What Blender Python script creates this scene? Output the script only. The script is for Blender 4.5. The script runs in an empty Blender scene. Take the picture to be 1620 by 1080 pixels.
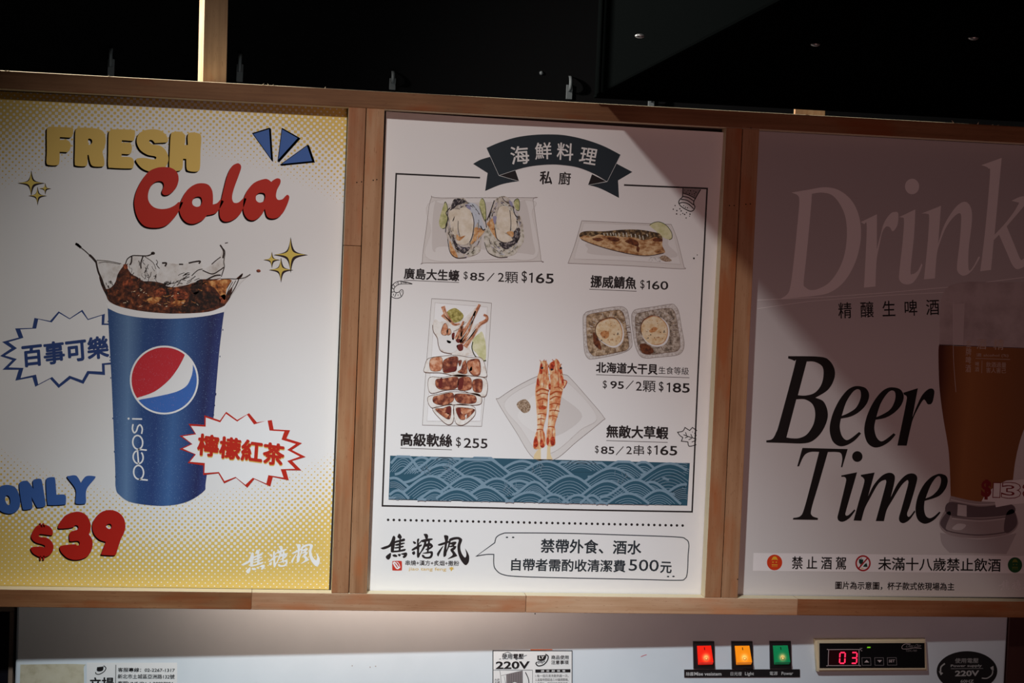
import bpy, bmesh, math, random
from mathutils import Vector, Matrix
random.seed(7)
S = bpy.context.scene
COL = S.collection
R_ = math.radians

# ------------------------------------------------------------------ camera
Z0 = 1.65                       # height of the middle of the wooden frame
F_PX, CX, CY = 2600.0, 810.0, 540.0
RV = Vector((0.046963733, -0.140861112, 0.037041326))
TV = Vector((-0.163348051, 0.003290970, 1.974063706))
RM = Matrix.Rotation(RV.length, 3, RV.normalized())     # frame coords (x, down, into wall) -> camera
RT = RM.transposed()
CAMP = -(RT @ TV)
def P2W(p): return Vector((p.x, p.z, Z0 - p.y))
def D2W(p): return Vector((p.x, p.z, -p.y))
CAM = P2W(CAMP)
cd = bpy.data.cameras.new('camera'); cam = bpy.data.objects.new('camera', cd); COL.objects.link(cam)
cd.sensor_width = 36.0; cd.lens = 36.0 * F_PX / 1620.0; cd.clip_start = 0.05; cd.clip_end = 60
right = D2W(RT @ Vector((1, 0, 0))); up = D2W(RT @ Vector((0, -1, 0))); back = D2W(RT @ Vector((0, 0, -1)))
m = Matrix.Identity(4)
for i in range(3): m[i][0], m[i][1], m[i][2], m[i][3] = right[i], up[i], back[i], CAM[i]
cam.matrix_world = m
S.camera = cam
def ray(px, py): return D2W(RT @ Vector(((px - CX) / F_PX, (py - CY) / F_PX, 1.0)))
def at(px, py, Y):
    d = ray(px, py); return CAM + d * ((Y - CAM.y) / d.y)
def on_plane(px, py, o, n):
    d = ray(px, py); return CAM + d * ((o - CAM).dot(n) / d.dot(n))

# ------------------------------------------------------------------ world, exposure, lights
S.view_settings.view_transform = 'Standard'; S.view_settings.look = 'None'
S.view_settings.exposure = 0.0; S.view_settings.gamma = 1.0
S.view_settings.use_curve_mapping = False
w = bpy.data.worlds.new('dim_room'); S.world = w; w.use_nodes = True
w.node_tree.nodes['Background'].inputs[0].default_value = (0.75, 0.62, 0.60, 1)
w.node_tree.nodes['Background'].inputs[1].default_value = 0.005
def lamp(name, kind, loc, aim, energy, color, **kw):
    d = bpy.data.lights.new(name, kind); d.energy = energy; d.color = color
    for k, v in kw.items(): setattr(d, k, v)
    o = bpy.data.objects.new(name, d); COL.objects.link(o); o.location = loc
    if aim is not None: o.rotation_euler = (Vector(aim) - Vector(loc)).to_track_quat('-Z', 'Y').to_euler()
    return o
KEY = Vector((-0.26, -1.10, Z0 + 0.85))
lamp('track_spotlight', 'SPOT', KEY, (0.04, 0, Z0 - 0.30), 42, (1.0, 0.96, 0.93), spot_size=R_(60), spot_blend=1.0, shadow_soft_size=0.028)
lamp('track_spotlight_core', 'SPOT', KEY, (0.11, 0, Z0 - 0.72), 80, (0.81, 0.935, 1.0), spot_size=R_(45), spot_blend=1.0, shadow_soft_size=0.028)
lamp('warm_fill', 'SPOT', (0.22, -1.62, Z0 - 0.36), (0.47, 0, Z0 + 0.08), 14.5, (1.0, 0.54, 0.51), spot_size=R_(62), spot_blend=1.0, shadow_soft_size=0.16)  # warm red fill added to lift the shadow on the right poster
lamp('low_fill', 'AREA', (0.3, -1.5, Z0 - 1.1), (0.2, 0, Z0 - 0.3), 0.25, (0.95, 0.95, 1.0), shape='RECTANGLE', size=1.6, size_y=0.5)  # weak cool fill added from below
lamp('back_room_lamp', 'SPOT', (-1.5, 0.32, Z0 + 0.95), (0.3, 0.05, Z0 + 0.33), 560, (1.0, 0.94, 0.86), spot_size=R_(75), spot_blend=0.5, shadow_soft_size=0.05)
lamp('gap_fill', 'AREA', (0.02, 0.033, Z0 - 0.19), (0.02, 0.040, Z0 - 1), 1.7, (1.0, 0.74, 0.58), shape='RECTANGLE', size=0.36, size_y=0.008)  # unseen warm light added behind the frame for the glow below the rail

# ------------------------------------------------------------------ materials
def lin(c):
    r = []
    for v in c:
        v /= 255.0; r.append(v / 12.92 if v <= 0.04045 else ((v + 0.055) / 1.055) ** 2.4)
    return (*r, 1.0)
def mat(name, rgb, rough=0.6, spec=0.3, metal=0.0, emit=None, estr=0.0):
    M = bpy.data.materials.new(name); M.use_nodes = True
    b = M.node_tree.nodes['Principled BSDF']
    b.inputs['Base Color'].default_value = lin(rgb); b.inputs['Roughness'].default_value = rough
    b.inputs['Specular IOR Level'].default_value = spec; b.inputs['Metallic'].default_value = metal
    if emit: b.inputs['Emission Color'].default_value = lin(emit); b.inputs['Emission Strength'].default_value = estr
    return M
class NT:
    def __init__(s, M): s.t = M.node_tree; s.b = s.t.nodes['Principled BSDF']
    def n(s, kind, **kw):
        k = s.t.nodes.new(kind)
        for a, v in kw.items(): setattr(k, a, v)
        return k
    def l(s, a, b): s.t.links.new(a, b)
    def m(s, op, a, b=None, c=None):
        k = s.n('ShaderNodeMath', operation=op)
        for i, v in enumerate((a, b, c)):
            if v is None: continue
            if isinstance(v, (int, float)): k.inputs[i].default_value = v
            else: s.l(v, k.inputs[i])
        return k.outputs[0]
    def ramp(s, fac, stops):
        k = s.n('ShaderNodeValToRGB'); e = k.color_ramp.elements
        while len(e) < len(stops): e.new(0.5)
        for el, (p, c) in zip(e, stops): el.position = p; el.color = lin(c)
        s.l(fac, k.inputs[0]); return k.outputs[0]
    def coord(s): return s.n('ShaderNodeTexCoord').outputs['Object']
    def xyz(s, v):
        k = s.n('ShaderNodeSeparateXYZ'); s.l(v, k.inputs[0]); return k.outputs
    def mapped(s, v, scale, loc=(0, 0, 0), rot=(0, 0, 0)):
        k = s.n('ShaderNodeMapping'); s.l(v, k.inputs[0]); k.inputs['Scale'].default_value = scale
        k.inputs['Location'].default_value = loc; k.inputs['Rotation'].default_value = rot; return k.outputs[0]
    def noise(s, v, scale, detail=4, rough=0.55):
        k = s.n('ShaderNodeTexNoise'); k.inputs['Scale'].default_value = scale
        k.inputs['Detail'].default_value = detail; k.inputs['Roughness'].default_value = rough
        s.l(v, k.inputs['Vector']); return k.outputs['Fac']
    def bump(s, h, strength, dist=0.001):
        k = s.n('ShaderNodeBump'); k.inputs['Strength'].default_value = strength; k.inputs['Distance'].default_value = dist
        s.l(h, k.inputs['Height']); s.l(k.outputs[0], s.b.inputs['Normal'])
def blotchy(name, stops, scale=120, stretch=(1, 1, 1), rough=0.6, detail=5):
    """printed watercolour or photo tone: a colour ramp over noise"""
    M = mat(name, stops[0][1], rough); t = NT(M)
    f = t.noise(t.mapped(t.coord(), stretch), scale, detail, 0.6)
    t.l(t.ramp(f, stops), t.b.inputs['Base Color']); return M
def wood(name, c1, c2, c3, axis, seed, rough=0.62):
    M = mat(name, c1, rough, 0.25); t = NT(M)
    v = t.coord()
    long_, cross = 5.0, 190.0
    sc = (long_, cross, cross) if axis == 'x' else (cross, cross, long_)
    g = t.noise(t.mapped(v, sc, (seed, seed * 1.7, seed * .3)), 1.0, 6, 0.65)
    sc2 = (7, 26, 26) if axis == 'x' else (26, 26, 7)
    b = t.noise(t.mapped(v, sc2, (seed * 2.1, seed, 0)), 1.0, 3, 0.5)
    pores = t.noise(t.mapped(v, (90, 900, 900) if axis == 'x' else (900, 900, 90), (seed, 0, seed)), 1.0, 2, 0.5)
    f = t.m('ADD', t.m('MULTIPLY', g, 0.5), t.m('MULTIPLY', b, 0.6))
    col = t.ramp(f, [(0.30, c3), (0.50, c1), (0.68, c2)])
    mx = t.n('ShaderNodeMix', data_type='RGBA'); mx.inputs[7].default_value = lin(c3)
    t.l(t.m('MULTIPLY', t.m('GREATER_THAN', pores, 0.66), 0.55), mx.inputs[0]); t.l(col, mx.inputs[6])
    st = t.noise(t.mapped(v, (9, 34, 34) if axis == 'x' else (34, 34, 9), (seed * .7, seed, seed)), 1.0, 3, 0.5)
    m2 = t.n('ShaderNodeMix', data_type='RGBA'); m2.inputs[7].default_value = lin((c1[0] + 6, c1[1] - 18, c1[2] - 26))
    t.l(t.m('MULTIPLY', t.m('SMOOTH_MIN', t.m('MAXIMUM', t.m('MULTIPLY', t.m('SUBTRACT', st, 0.52), 7.0), 0.0), 1.0, 0.1), 0.75), m2.inputs[0])
    t.l(mx.outputs[2], m2.inputs[6]); t.l(m2.outputs[2], t.b.inputs['Base Color'])
    t.bump(f, 0.25, 0.0006)
    return M

# ------------------------------------------------------------------ object helpers
def link(name, me, parent=None, loc=None):
    o = bpy.data.objects.new(name, me); COL.objects.link(o)
    if parent: o.parent = parent
    if loc is not None: o.location = loc
    return o
def tag(o, label, cat, group=None):
    o['label'] = label; o['category'] = cat
    if group: o['group'] = group
    return o
def thing(name, loc, label, cat, group=None, rot=(0, 0, 0)):
    o = link(name, None, None, loc); o.rotation_euler = rot; o.empty_display_size = 0.05
    return tag(o, label, cat, group)
def box_bm(bm, x0, x1, y0, y1, z0, z1, bev=0.0, seg=2):
    r = bmesh.ops.create_cube(bm, size=1.0)
    vs = r['verts']
    for v in vs:
        v.co = Vector((x0 + (v.co.x + .5) * (x1 - x0), y0 + (v.co.y + .5) * (y1 - y0), z0 + (v.co.z + .5) * (z1 - z0)))
    if bev > 0:
        es = list({e for v in vs for e in v.link_edges})
        bmesh.ops.bevel(bm, geom=es, offset=bev, segments=seg, affect='EDGES', profile=0.5)
def finish(name, bm, mats, parent=None, loc=None, smooth=False):
    me = bpy.data.meshes.new(name); bm.normal_update(); bm.to_mesh(me); bm.free()
    for k in (mats if isinstance(mats, (list, tuple)) else [mats]): me.materials.append(k)
    if smooth:
        for p in me.polygons: p.use_smooth = True
    return link(name, me, parent, loc)
def box(name, x0, x1, y0, y1, z0, z1, mats, parent=None, bev=0.0, loc=None):
    bm = bmesh.new(); box_bm(bm, x0, x1, y0, y1, z0, z1, bev); return finish(name, bm, mats, parent, loc)

# ------------------------------------------------------------------ printed ink: flat shapes lying on a sheet
STEP = 0.00009
def spline(pts, cor, closed=True, sub=6):
    n = len(pts); out = []
    rng = range(n if closed else n - 1)
    for i in rng:
        j = (i + 1) % n
        p1, p2 = pts[i], pts[j]
        if cor[i] and cor[j]: out.append(p1); continue
        p0 = p1 if cor[i] or (not closed and i == 0) else pts[i - 1]
        p3 = p2 if cor[j] or (not closed and j == n - 1) else pts[(j + 1) % n]
        for k in range(sub):
            t = k / sub; a, b, c, d = (-t + 2*t*t - t**3) / 2, (2 - 5*t*t + 3*t**3) / 2, (t + 4*t*t - 3*t**3) / 2, (-t*t + t**3) / 2
            out.append((a*p0[0] + b*p1[0] + c*p2[0] + d*p3[0], a*p0[1] + b*p1[1] + c*p2[1] + d*p3[1]))
    if not closed: out.append(pts[-1])
    return out
class Zm:
    """reads outlines noted on an enlarged view: origin and enlargement"""
    def __init__(s, ox, oy, k): s.ox, s.oy, s.k = ox, oy, k
    def p(s, x, y): return (s.ox + x / s.k, s.oy + y / s.k)
    def raw(s, txt):
        P, C = [], []
        for w_ in txt.split():
            c = w_.endswith('c'); x, y = w_.rstrip('c').split(',')
            P.append(s.p(float(x), float(y))); C.append(c)
        return P, C
    def __call__(s, txt, closed=True, sub=6):
        P, C = s.raw(txt); return spline(P, C, closed, sub)
    def poly(s, txt): return s.raw(txt)[0]
    def q(s, *a): return [s.p(a[0], a[1]), s.p(a[2], a[3]), s.p(a[4], a[5])]
PX = Zm(0, 0, 1)
def shift(L, dx, dy): return [(x + dx, y + dy) for x, y in L]
def grow(L, k, dx=0, dy=0):
    cx = sum(p[0] for p in L) / len(L); cy = sum(p[1] for p in L) / len(L)
    return [(cx + (x - cx) * k + dx, cy + (y - cy) * k + dy) for x, y in L]
def ell(cx, cy, rx, ry=None, rot=0, n=28):
    ry = ry or rx; c, s = math.cos(R_(rot)), math.sin(R_(rot)); o = []
    for i in range(n):
        a = 2 * math.pi * i / n; x, y = rx * math.cos(a), ry * math.sin(a); o.append((cx + c*x - s*y, cy + s*x + c*y))
    return o
def star4(cx, cy, rx, ry, k=0.2, lean=0):
    tips = [(cx, cy - ry), (cx + rx, cy + lean), (cx, cy + ry), (cx - rx, cy - lean)]
    ins = [(cx + rx*k, cy - ry*k), (cx + rx*k, cy + ry*k), (cx - rx*k, cy + ry*k), (cx - rx*k, cy - ry*k)]
    pts, cor = [], []
    for t_, i_ in zip(tips, ins): pts += [t_, i_]; cor += [True, False]
    return spline(pts, cor)
def affine(L, src, dst):
    (a, b, c), (A, B, C) = src, dst
    u, v = (b[0]-a[0], b[1]-a[1]), (c[0]-a[0], c[1]-a[1]); det = u[0]*v[1] - u[1]*v[0]; o = []
    for x, y in L:
        x -= a[0]; y -= a[1]; s = (x*v[1] - y*v[0]) / det; t = (u[0]*y - u[1]*x) / det
        o.append((A[0] + s*(B[0]-A[0]) + t*(C[0]-A[0]), A[1] + s*(B[1]-A[1]) + t*(C[1]-A[1])))
    return o
class Sheet:
    """a flat carrier (poster or sticker plane): turns photo points into local points"""
    def __init__(s, root, plane=None, Y=None, bulge=None):
        s.root, s.plane, s.Y, s.bulge = root, plane, Y, bulge
        s.inv = root.matrix_basis.inverted() if root.rotation_euler.z else Matrix.Translation(-root.location)
    def loc(s, px, py):
        wpt = on_plane(px, py, *s.plane) if s.plane else at(px, py, s.Y)
        return s.inv @ wpt
class Art:
    def __init__(s, sheet): s.sh = sheet; s.v, s.f, s.mi, s.mats = [], [], [], []
    def _m(s, M):
        if M not in s.mats: s.mats.append(M)
        return s.mats.index(M)
    def _add(s, M, layer, pts, faces):
        y = -layer * STEP
        y0 = s.sh.base
        if s.sh.bulge and M is not None:       # big shapes follow the curl of the sheet
            bm = bmesh.new(); vs = [bm.verts.new((x, z, 0)) for x, z in pts]
            for f in faces:
                try: bm.faces.new([vs[i] for i in f])
                except ValueError: pass
            for _ in range(6):
                es = [e for e in bm.edges if e.calc_length() > 0.009]
                if not es: break
                bmesh.ops.subdivide_edges(bm, edges=es, cuts=1, use_grid_fill=False)
                bmesh.ops.triangulate(bm, faces=bm.faces[:])
            bm.verts.index_update(); pts = [(v.co.x, v.co.y) for v in bm.verts]; faces = [[v.index for v in f.verts] for f in bm.faces]; bm.free()
        b = len(s.v)
        for x, z in pts:
            dy = s.sh.bulge(x, z) if s.sh.bulge else 0.0
            s.v.append((x, y0 + y - dy, z))
        k = s._m(M)
        for f in faces: s.f.append([b + i for i in f]); s.mi.append(k)
    def fill(s, M, layer, *loops):
        c = bpy.data.curves.new('ink', 'CURVE'); c.dimensions = '2D'; c.fill_mode = 'FRONT'
        for L in loops:
            sp = c.splines.new('POLY'); sp.points.add(len(L) - 1); sp.use_cyclic_u = True
            for p, q in zip(sp.points, L):
                a = s.sh.loc(*q); p.co = (a.x, a.z, 0, 1)
        o = bpy.data.objects.new('ink', c); me = bpy.data.meshes.new_from_object(o)
        s._add(M, layer, [(v.co.x, v.co.y) for v in me.vertices], [list(p.vertices) for p in me.polygons])
        bpy.data.objects.remove(o); bpy.data.curves.remove(c); bpy.data.meshes.remove(me); return s
    def line(s, M, layer, L, wd, closed=False, taper=None):
        P = [s.sh.loc(*q) for q in L]; P = [Vector((a.x, a.z)) for a in P]
        Q = [P[0]]
        for a in P[1:]:
            if (a - Q[-1]).length > 1e-6: Q.append(a)
        if closed and (Q[0] - Q[-1]).length < 1e-6: Q.pop()
        P = Q; n = len(P); h = wd * 0.00038; pts = []
        for i in range(n):
            a = P[i-1] if i or closed else P[i]; b = P[(i+1) % n] if i < n-1 or closed else P[i]
            d1 = (P[i] - a); d2 = (b - P[i])
            d1 = d1.normalized() if d1.length else d2.normalized(); d2 = d2.normalized() if d2.length else d1
            nn = Vector((-d1.y - d2.y, d1.x + d2.x)); nn = nn.normalized() if nn.length > 1e-9 else Vector((-d1.y, d1.x))
            k = h / max(0.45, nn.dot(Vector((-d1.y, d1.x))))
            if taper: k *= taper[0] + (taper[1] - taper[0]) * i / (n - 1)
            pts += [tuple(P[i] + nn*k), tuple(P[i] - nn*k)]
        F = []
        for i in range(n if closed else n - 1):
            j = (i + 1) % n; F.append([2*i+1, 2*j+1, 2*j, 2*i])
        s._add(M, layer, pts, F); return s
    def text(s, M, layer, body, quad, bold=0.0, dx=0, dy=0, shear=0.0):
        c = bpy.data.curves.new('ink', 'FONT'); c.body = body; c.fill_mode = 'FRONT'; c.resolution_u = 3
        ascii_ = all(ord(k) < 256 for k in body)
        if ascii_: c.offset = bold
        c.shear = shear
        o = bpy.data.objects.new('ink', c); me = bpy.data.meshes.new_from_object(o)
        xs = [v.co.x for v in me.vertices]; ys = [v.co.y for v in me.vertices]
        x0, x1, y0, y1 = min(xs), max(xs), min(ys), max(ys); (a, b, d) = quad; pts = []
        for v in me.vertices:
            u = (v.co.x - x0) / (x1 - x0); t = (y1 - v.co.y) / (y1 - y0)
            q = s.sh.loc(a[0] + u*(b[0]-a[0]) + t*(d[0]-a[0]) + dx, a[1] + u*(b[1]-a[1]) + t*(d[1]-a[1]) + dy)
            pts.append((q.x, q.z))
        F = [list(p.vertices) for p in me.polygons]
        s._add(M, layer, pts, F)
        if bold and not ascii_:       # heavier strokes: the same glyphs printed again, nudged round a small circle
            q0, q1 = s.sh.loc(*a), s.sh.loc(*d); r = 1.45 * bold * (q1 - q0).length / (y1 - y0)
            for i in range(6): s._add(M, layer + .06*(i + 1), [(x + r*math.cos(i*1.0472), y + r*math.sin(i*1.0472)) for x, y in pts], F)
        bpy.data.objects.remove(o); bpy.data.curves.remove(c); bpy.data.meshes.remove(me); return s
    def build(s, name, parent, label=None):
        me = bpy.data.meshes.new(name); me.from_pydata(s.v, [], s.f)
        for k in s.mats: me.materials.append(k)
        me.polygons.foreach_set('material_index', s.mi); me.update()
        o = link(name, me, parent)
        if label: o['label'] = label
        return o
# ------------------------------------------------------------------ the setting
M_black = mat('matte_black_paint', (4, 4, 5), 0.9, 0.1)
M_floor = mat('dark_floor_tile', (40, 38, 37), 0.6, 0.3)
def struct(name, *a):
    o = box(name, *a); o['kind'] = 'structure'; return o
struct('floor', -3.0, 3.6, -4.2, 1.3, -0.1, 0.0, M_floor)
struct('wall_back', -3.0, 3.6, 1.2, 1.3, 0.0, Z0 + 1.0, M_black)
struct('ceiling', -3.0, 3.6, -4.2, 1.3, Z0 + 1.0, Z0 + 1.1, M_black)

# ------------------------------------------------------------------ wooden frame with three openings
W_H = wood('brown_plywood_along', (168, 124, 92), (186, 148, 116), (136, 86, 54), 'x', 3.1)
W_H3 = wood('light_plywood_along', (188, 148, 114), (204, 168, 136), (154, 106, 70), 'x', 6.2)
W_H2 = wood('brown_plywood_top', (122, 84, 54), (140, 100, 68), (94, 60, 36), 'x', 9.4)
W_H4 = wood('dark_plywood_falloff', (128, 84, 52), (148, 104, 70), (98, 58, 34), 'x', 2.2)
W_H5 = wood('reddish_plywood_falloff', (142, 92, 58), (160, 110, 74), (112, 66, 38), 'x', 7.7)
W_V = [wood('brown_plywood_upright', c1, c2, c3, 'z', s) for c1, c2, c3, s in (
    ((156, 110, 78), (174, 130, 96), (118, 74, 46), 1.3), ((160, 118, 84), (178, 138, 104), (122, 82, 52), 5.7),
    ((156, 110, 76), (172, 130, 94), (116, 74, 46), 8.8))]
W_E = mat('pale_raw_plywood_edge', (226, 210, 178), 0.7, 0.2)
FD = 0.020
XL, XR = -0.4627, 0.8822
X1, X2, X3, X4, X5, X6 = -0.04268, -0.02173, 0.0, 0.42, 0.4410, 0.46221
ZT, ZTB, ZBT, ZBB = 0.30195, 0.28081, -0.30207, -0.32302
frame = thing('poster_frame', (0.21, 0.0, Z0 - 0.323), 'brown plywood frame holding the three menu posters in a row above the white fridge', 'frame')
OFF = Vector((-0.21, 0.0, 0.323))
def board(name, x0, x1, z0, z1, M, edges):
    """a plywood board; the faces towards the posters are paler raw edges"""
    bm = bmesh.new(); box_bm(bm, x0, x1, 0.0, FD, z0, z1, 0.0013 if name == 'top_rail' else 0.0007, 2); bm.normal_update()
    for f in bm.faces:
        n = f.normal
        for e in edges:
            if (e == '+z' and n.z > .9) or (e == '-z' and n.z < -.9) or (e == '+x' and n.x > .9) or (e == '-x' and n.x < -.9): f.material_index = 1
    for v in bm.verts: v.co += OFF
    return finish(name, bm, [M, W_E], frame)
board('top_rail', XL - 0.044, XR + 0.044, ZTB, ZT, W_H2, ['-z', '+z'])
G = 0.0004
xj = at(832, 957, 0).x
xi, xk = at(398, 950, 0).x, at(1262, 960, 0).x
for x0_, x1_, M_ in ((XL - 0.044, xi, W_H4), (xi, xj - G/2, W_H), (xj + G/2, xk, W_H3), (xk, XR + 0.044, W_H5)): board('bottom_rail', x0_, x1_, ZBB, ZBT, M_, ['+z'])  # darker end lengths put light falloff, besides wood tone, into the colour
zjoint = at(560, 389, 0).z - Z0
board('stile', X1, X2 - G, zjoint + G, ZTB, W_V[0], ['-x'])
board('stile', X1, X2 - G, ZBT, zjoint, W_V[2], ['-x'])
board('stile', X2 + G, X3, ZBT, ZTB, W_V[1], ['+x'])
board('stile', X4, X5 - G, ZBT, ZTB, W_V[2], ['-x'])
board('stile', X5 + G, X6, ZBT, ZTB, W_V[1], ['+x'])
board('stile', XL - 0.044, XL, ZBT, ZTB, W_V[0], ['+x'])
board('stile', XR, XR + 0.044, ZBT, ZTB, W_V[0], ['-x'])
box('backing_board', XL - 0.03, XR + 0.03, FD + 0.0016, FD + 0.0046, -0.312, 0.292, mat('dark_backing_board', (52, 44, 40), 0.85), frame, loc=OFF)
M_hole = mat('nail_hole', (28, 18, 13), 0.9)
for px, py in ((564.5, 288.5), (572, 287.5), (590.5, 285), (596, 284), (1154, 325), (1161.5, 325), (1180, 323), (1187, 322.5), (1188, 202.5), (846.5, 970.5), (1167, 916)):
    a = at(px, py, 0); bm = bmesh.new(); bmesh.ops.create_cone(bm, cap_ends=True, segments=10, radius1=0.0008, radius2=0.0008, depth=0.0002, matrix=Matrix.Translation((a.x, -0.0001, a.z - Z0)) @ Matrix.Rotation(R_(90), 4, 'X'))
    for v in bm.verts: v.co += OFF
    finish('nail_hole', bm, M_hole, frame)
bm = bmesh.new()
for px, py, dx, dz in ((1509, 193.5, -4, 4), (1546, 197, 3, 4), (1569, 199, 3, 1.5), (1578, 200, 2, 1.5), (14, 112, -2, 2), (8, 111.6, 2, 2), (415, 132.6, 3, 3), (425, 133.2, -2, 3), (431, 133.4, 2, 2), (172, 120, 0, 3), (514, 137, 1, 3), (1275, 181.6, 3, 2)):
    a = at(px, py, 0.001); k = 0.00076; z = ZT
    p = [Vector((a.x - .0008, .0007, z - .0004)), Vector((a.x + .0008, .0007, z - .0004)), Vector((a.x, .0016, z - .0004)), Vector((a.x + dx*k, .001, z + dz*k))]
    vs = [bm.verts.new(q + OFF) for q in p]
    for t in ((0, 1, 3), (1, 2, 3), (2, 0, 3), (0, 2, 1)): bm.faces.new([vs[i] for i in t])
sp = finish('wood_splinters', bm, W_E, frame); sp['kind'] = 'stuff'

# ------------------------------------------------------------------ posts behind the frame, dark box overhead
W_P = wood('pale_timber', (150, 122, 92), (172, 142, 108), (128, 100, 74), 'z', 4.4)
p0 = at(336.5, 128, 0.030)
post = thing('timber_post', (p0.x, 0.046, Z0 + 0.16), 'tall pale timber post rising to the ceiling behind the frame above the cola poster', 'post')
post.rotation_euler = (0, R_(-0.6), R_(15))
bm = bmesh.new(); box_bm(bm, -0.0142, 0.0142, -0.0142, 0.0142, 0.0, Z0 + 1.0 - (Z0 + 0.16), 0.0006)
finish('post_timber', bm, W_P, post)
a, b = at(1263.5, 172, 0.026), at(1309, 172, 0.026)
post2 = thing('timber_post', ((a.x + b.x) / 2, 0.040, Z0 + 0.16), 'short stub of timber post showing between the frame and the black duct box', 'post')
hw = (b.x - a.x) / 2
post2.rotation_euler = (0, 0, R_(-14))
box('post_timber', -hw, hw, -0.0125, 0.0125, 0.0, 0.82, W_P, post2, 0.0005)

M_duct = mat('black_gloss_duct', (4, 5, 5), 0.6, 0.0)
t = NT(M_duct); nz = t.noise(t.mapped(t.coord(), (3, 3, 3)), 4, 4); t.l(t.m('MULTIPLY_ADD', nz, 0.3, 0.35), t.b.inputs['Roughness'])
dx0, dz0 = at(944, 151, 0.0).x, at(944, 151, 0.0).z
duct = thing('duct_box', (dx0 + 0.6, -0.55, dz0), 'black duct box hanging overhead at the upper right above the beer poster', 'duct')
box('duct_body', -0.6, 0.75, -0.55, 0.548, 0.0, Z0 + 1.0 - dz0, M_duct, duct, 0.003)
box('seam_flange', -0.604, 0.75, 0.530, 0.5485, -0.0035, 0.0, M_duct, duct, 0.0008)
box('corner_angle', -0.603, -0.6, 0.524, 0.5485, 0.0, Z0 + 1.0 - dz0 - 0.01, M_duct, duct, 0.0008)
M_riv = mat('dull_steel', (150, 150, 148), 0.4, 0.5, 0.8)
for px, py in ((1012, 57), (1290, 70), (1540, 60)):
    q = on_plane(px, py, Vector((0, 0, dz0)), Vector((0, 0, 1)))
    bm = bmesh.new(); bmesh.ops.create_uvsphere(bm, u_segments=12, v_segments=6, radius=0.0045, matrix=Matrix.Diagonal((1, 1, .45, 1)))
    finish('rivet', bm, M_riv, duct, q - duct.location, True)
# small hooks on the dark wall far behind
M_hook = mat('dull_grey_metal', (84, 88, 90), 0.6, 0.4)
names = ('faint grey wall hook left of the tall timber post, above the cola poster', 'faint grey wall hook just right of the tall timber post',
         'faint grey wall hook above the left edge of the seafood poster', 'faint grey wall hook left of the black duct box corner', 'faint greenish grey wall hook below the black duct box edge')
for (px, py, h), lb in zip(((176, 103, 36), (379.5, 111, 36), (621, 130, 24), (900.5, 142, 30), (1030, 160, 18)), names):
    q = at(px, py, 1.2); k = (q - CAM).length / F_PX
    hk = thing('wall_hook', (q.x, 1.2, q.z), lb, 'hook', 'hooks on the dark wall')
    bm = bmesh.new(); box_bm(bm, -5*k, 5*k, -0.004, 0, -h*.5*k, h*.25*k, 0.001); finish('hook_plate', bm, M_hook, hk)
    bm = bmesh.new()
    rings = []
    for i in range(9):
        a_ = R_(i * 22.5); c_ = Vector((0, -0.004 - 0.012*math.sin(a_), h*.1*k + h*.4*k*math.cos(a_)*-1 + h*.2*k))
        rings.append([bm.verts.new(c_ + Vector((math.cos(j*math.pi/4)*0.0035, math.sin(j*math.pi/4)*0.0035, 0))) for j in range(8)])
    for r0, r1 in zip(rings, rings[1:]):
        for j in range(8): bm.faces.new((r0[j], r0[(j+1) % 8], r1[(j+1) % 8], r1[j]))
    finish('hook_rod', bm, M_hook, hk, None, True)
q = at(856.5, 115.5, 1.2); bolt = thing('wall_bolt', (q.x, 1.2, q.z), 'tiny grey bolt head on the dark wall above the ribbon banner', 'bolt')
bm = bmesh.new(); bmesh.ops.create_uvsphere(bm, u_segments=12, v_segments=8, radius=0.004); finish('bolt_head', bm, M_hook, bolt, None, True)

# ------------------------------------------------------------------ posters
M_paper = mat('white_poster_paper', (232, 231, 230), 0.55, 0.25)
YS = FD + 0.0008
def poster(cx, label, quadpx, M, bulge=None):
    c = at(*cx, YS); o = thing('menu_poster', (c.x, YS, c.z), label, 'poster', 'menu posters in the wooden frame')
    sh = Sheet(o, Y=YS, bulge=bulge); sh.base = 0.0
    q = [sh.loc(*p) for p in quadpx]; bm = bmesh.new(); NX, NZ = 84, 118; g = []
    for j in range(NZ + 1):
        for i in range(NX + 1):
            u, v = i / NX, j / NZ; a = q[0].lerp(q[1], u); b = q[3].lerp(q[2], u); p = a.lerp(b, v)
            g.append(bm.verts.new((p.x, -(bulge(p.x, p.z) if bulge else 0), p.z)))
    for j in range(NZ):
        for i in range(NX):
            k = j * (NX + 1) + i; bm.faces.new((g[k], g[k+NX+1], g[k+NX+2], g[k+1]))
    finish('poster_sheet', bm, M, o, None, True)
    return o, sh
# ================================================================== cola poster
M_half = mat('yellow_halftone_paper', (232, 231, 230), 0.5, 0.25)
t = NT(M_half); x, _, z = t.xyz(t.coord())
sp_ = 0.00525; r2 = 0.70710678 / sp_ * 2 * math.pi
cu = t.m('COSINE', t.m('MULTIPLY', t.m('ADD', x, z), r2)); cv = t.m('COSINE', t.m('MULTIPLY', t.m('SUBTRACT', x, z), r2))
thr = t.m('MULTIPLY_ADD', t.m('ADD', cu, cv), 0.25, 0.5)
u2 = t.m('POWER', t.m('ABSOLUTE', t.m('DIVIDE', x, 0.21)), 2.0)
ct = t.m('SUBTRACT', t.m('MULTIPLY_ADD', u2, 0.45, 0.60), t.m('DIVIDE', t.m('SUBTRACT', 0.297, z), 0.128))
cb = t.m('SUBTRACT', t.m('MULTIPLY_ADD', u2, 0.5, 0.96), t.m('DIVIDE', t.m('ADD', z, 0.297), 0.122))
cov = t.m('MINIMUM', t.m('MAXIMUM', ct, cb), 0.90)
inkf = t.m('LESS_THAN', thr, cov)
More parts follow.
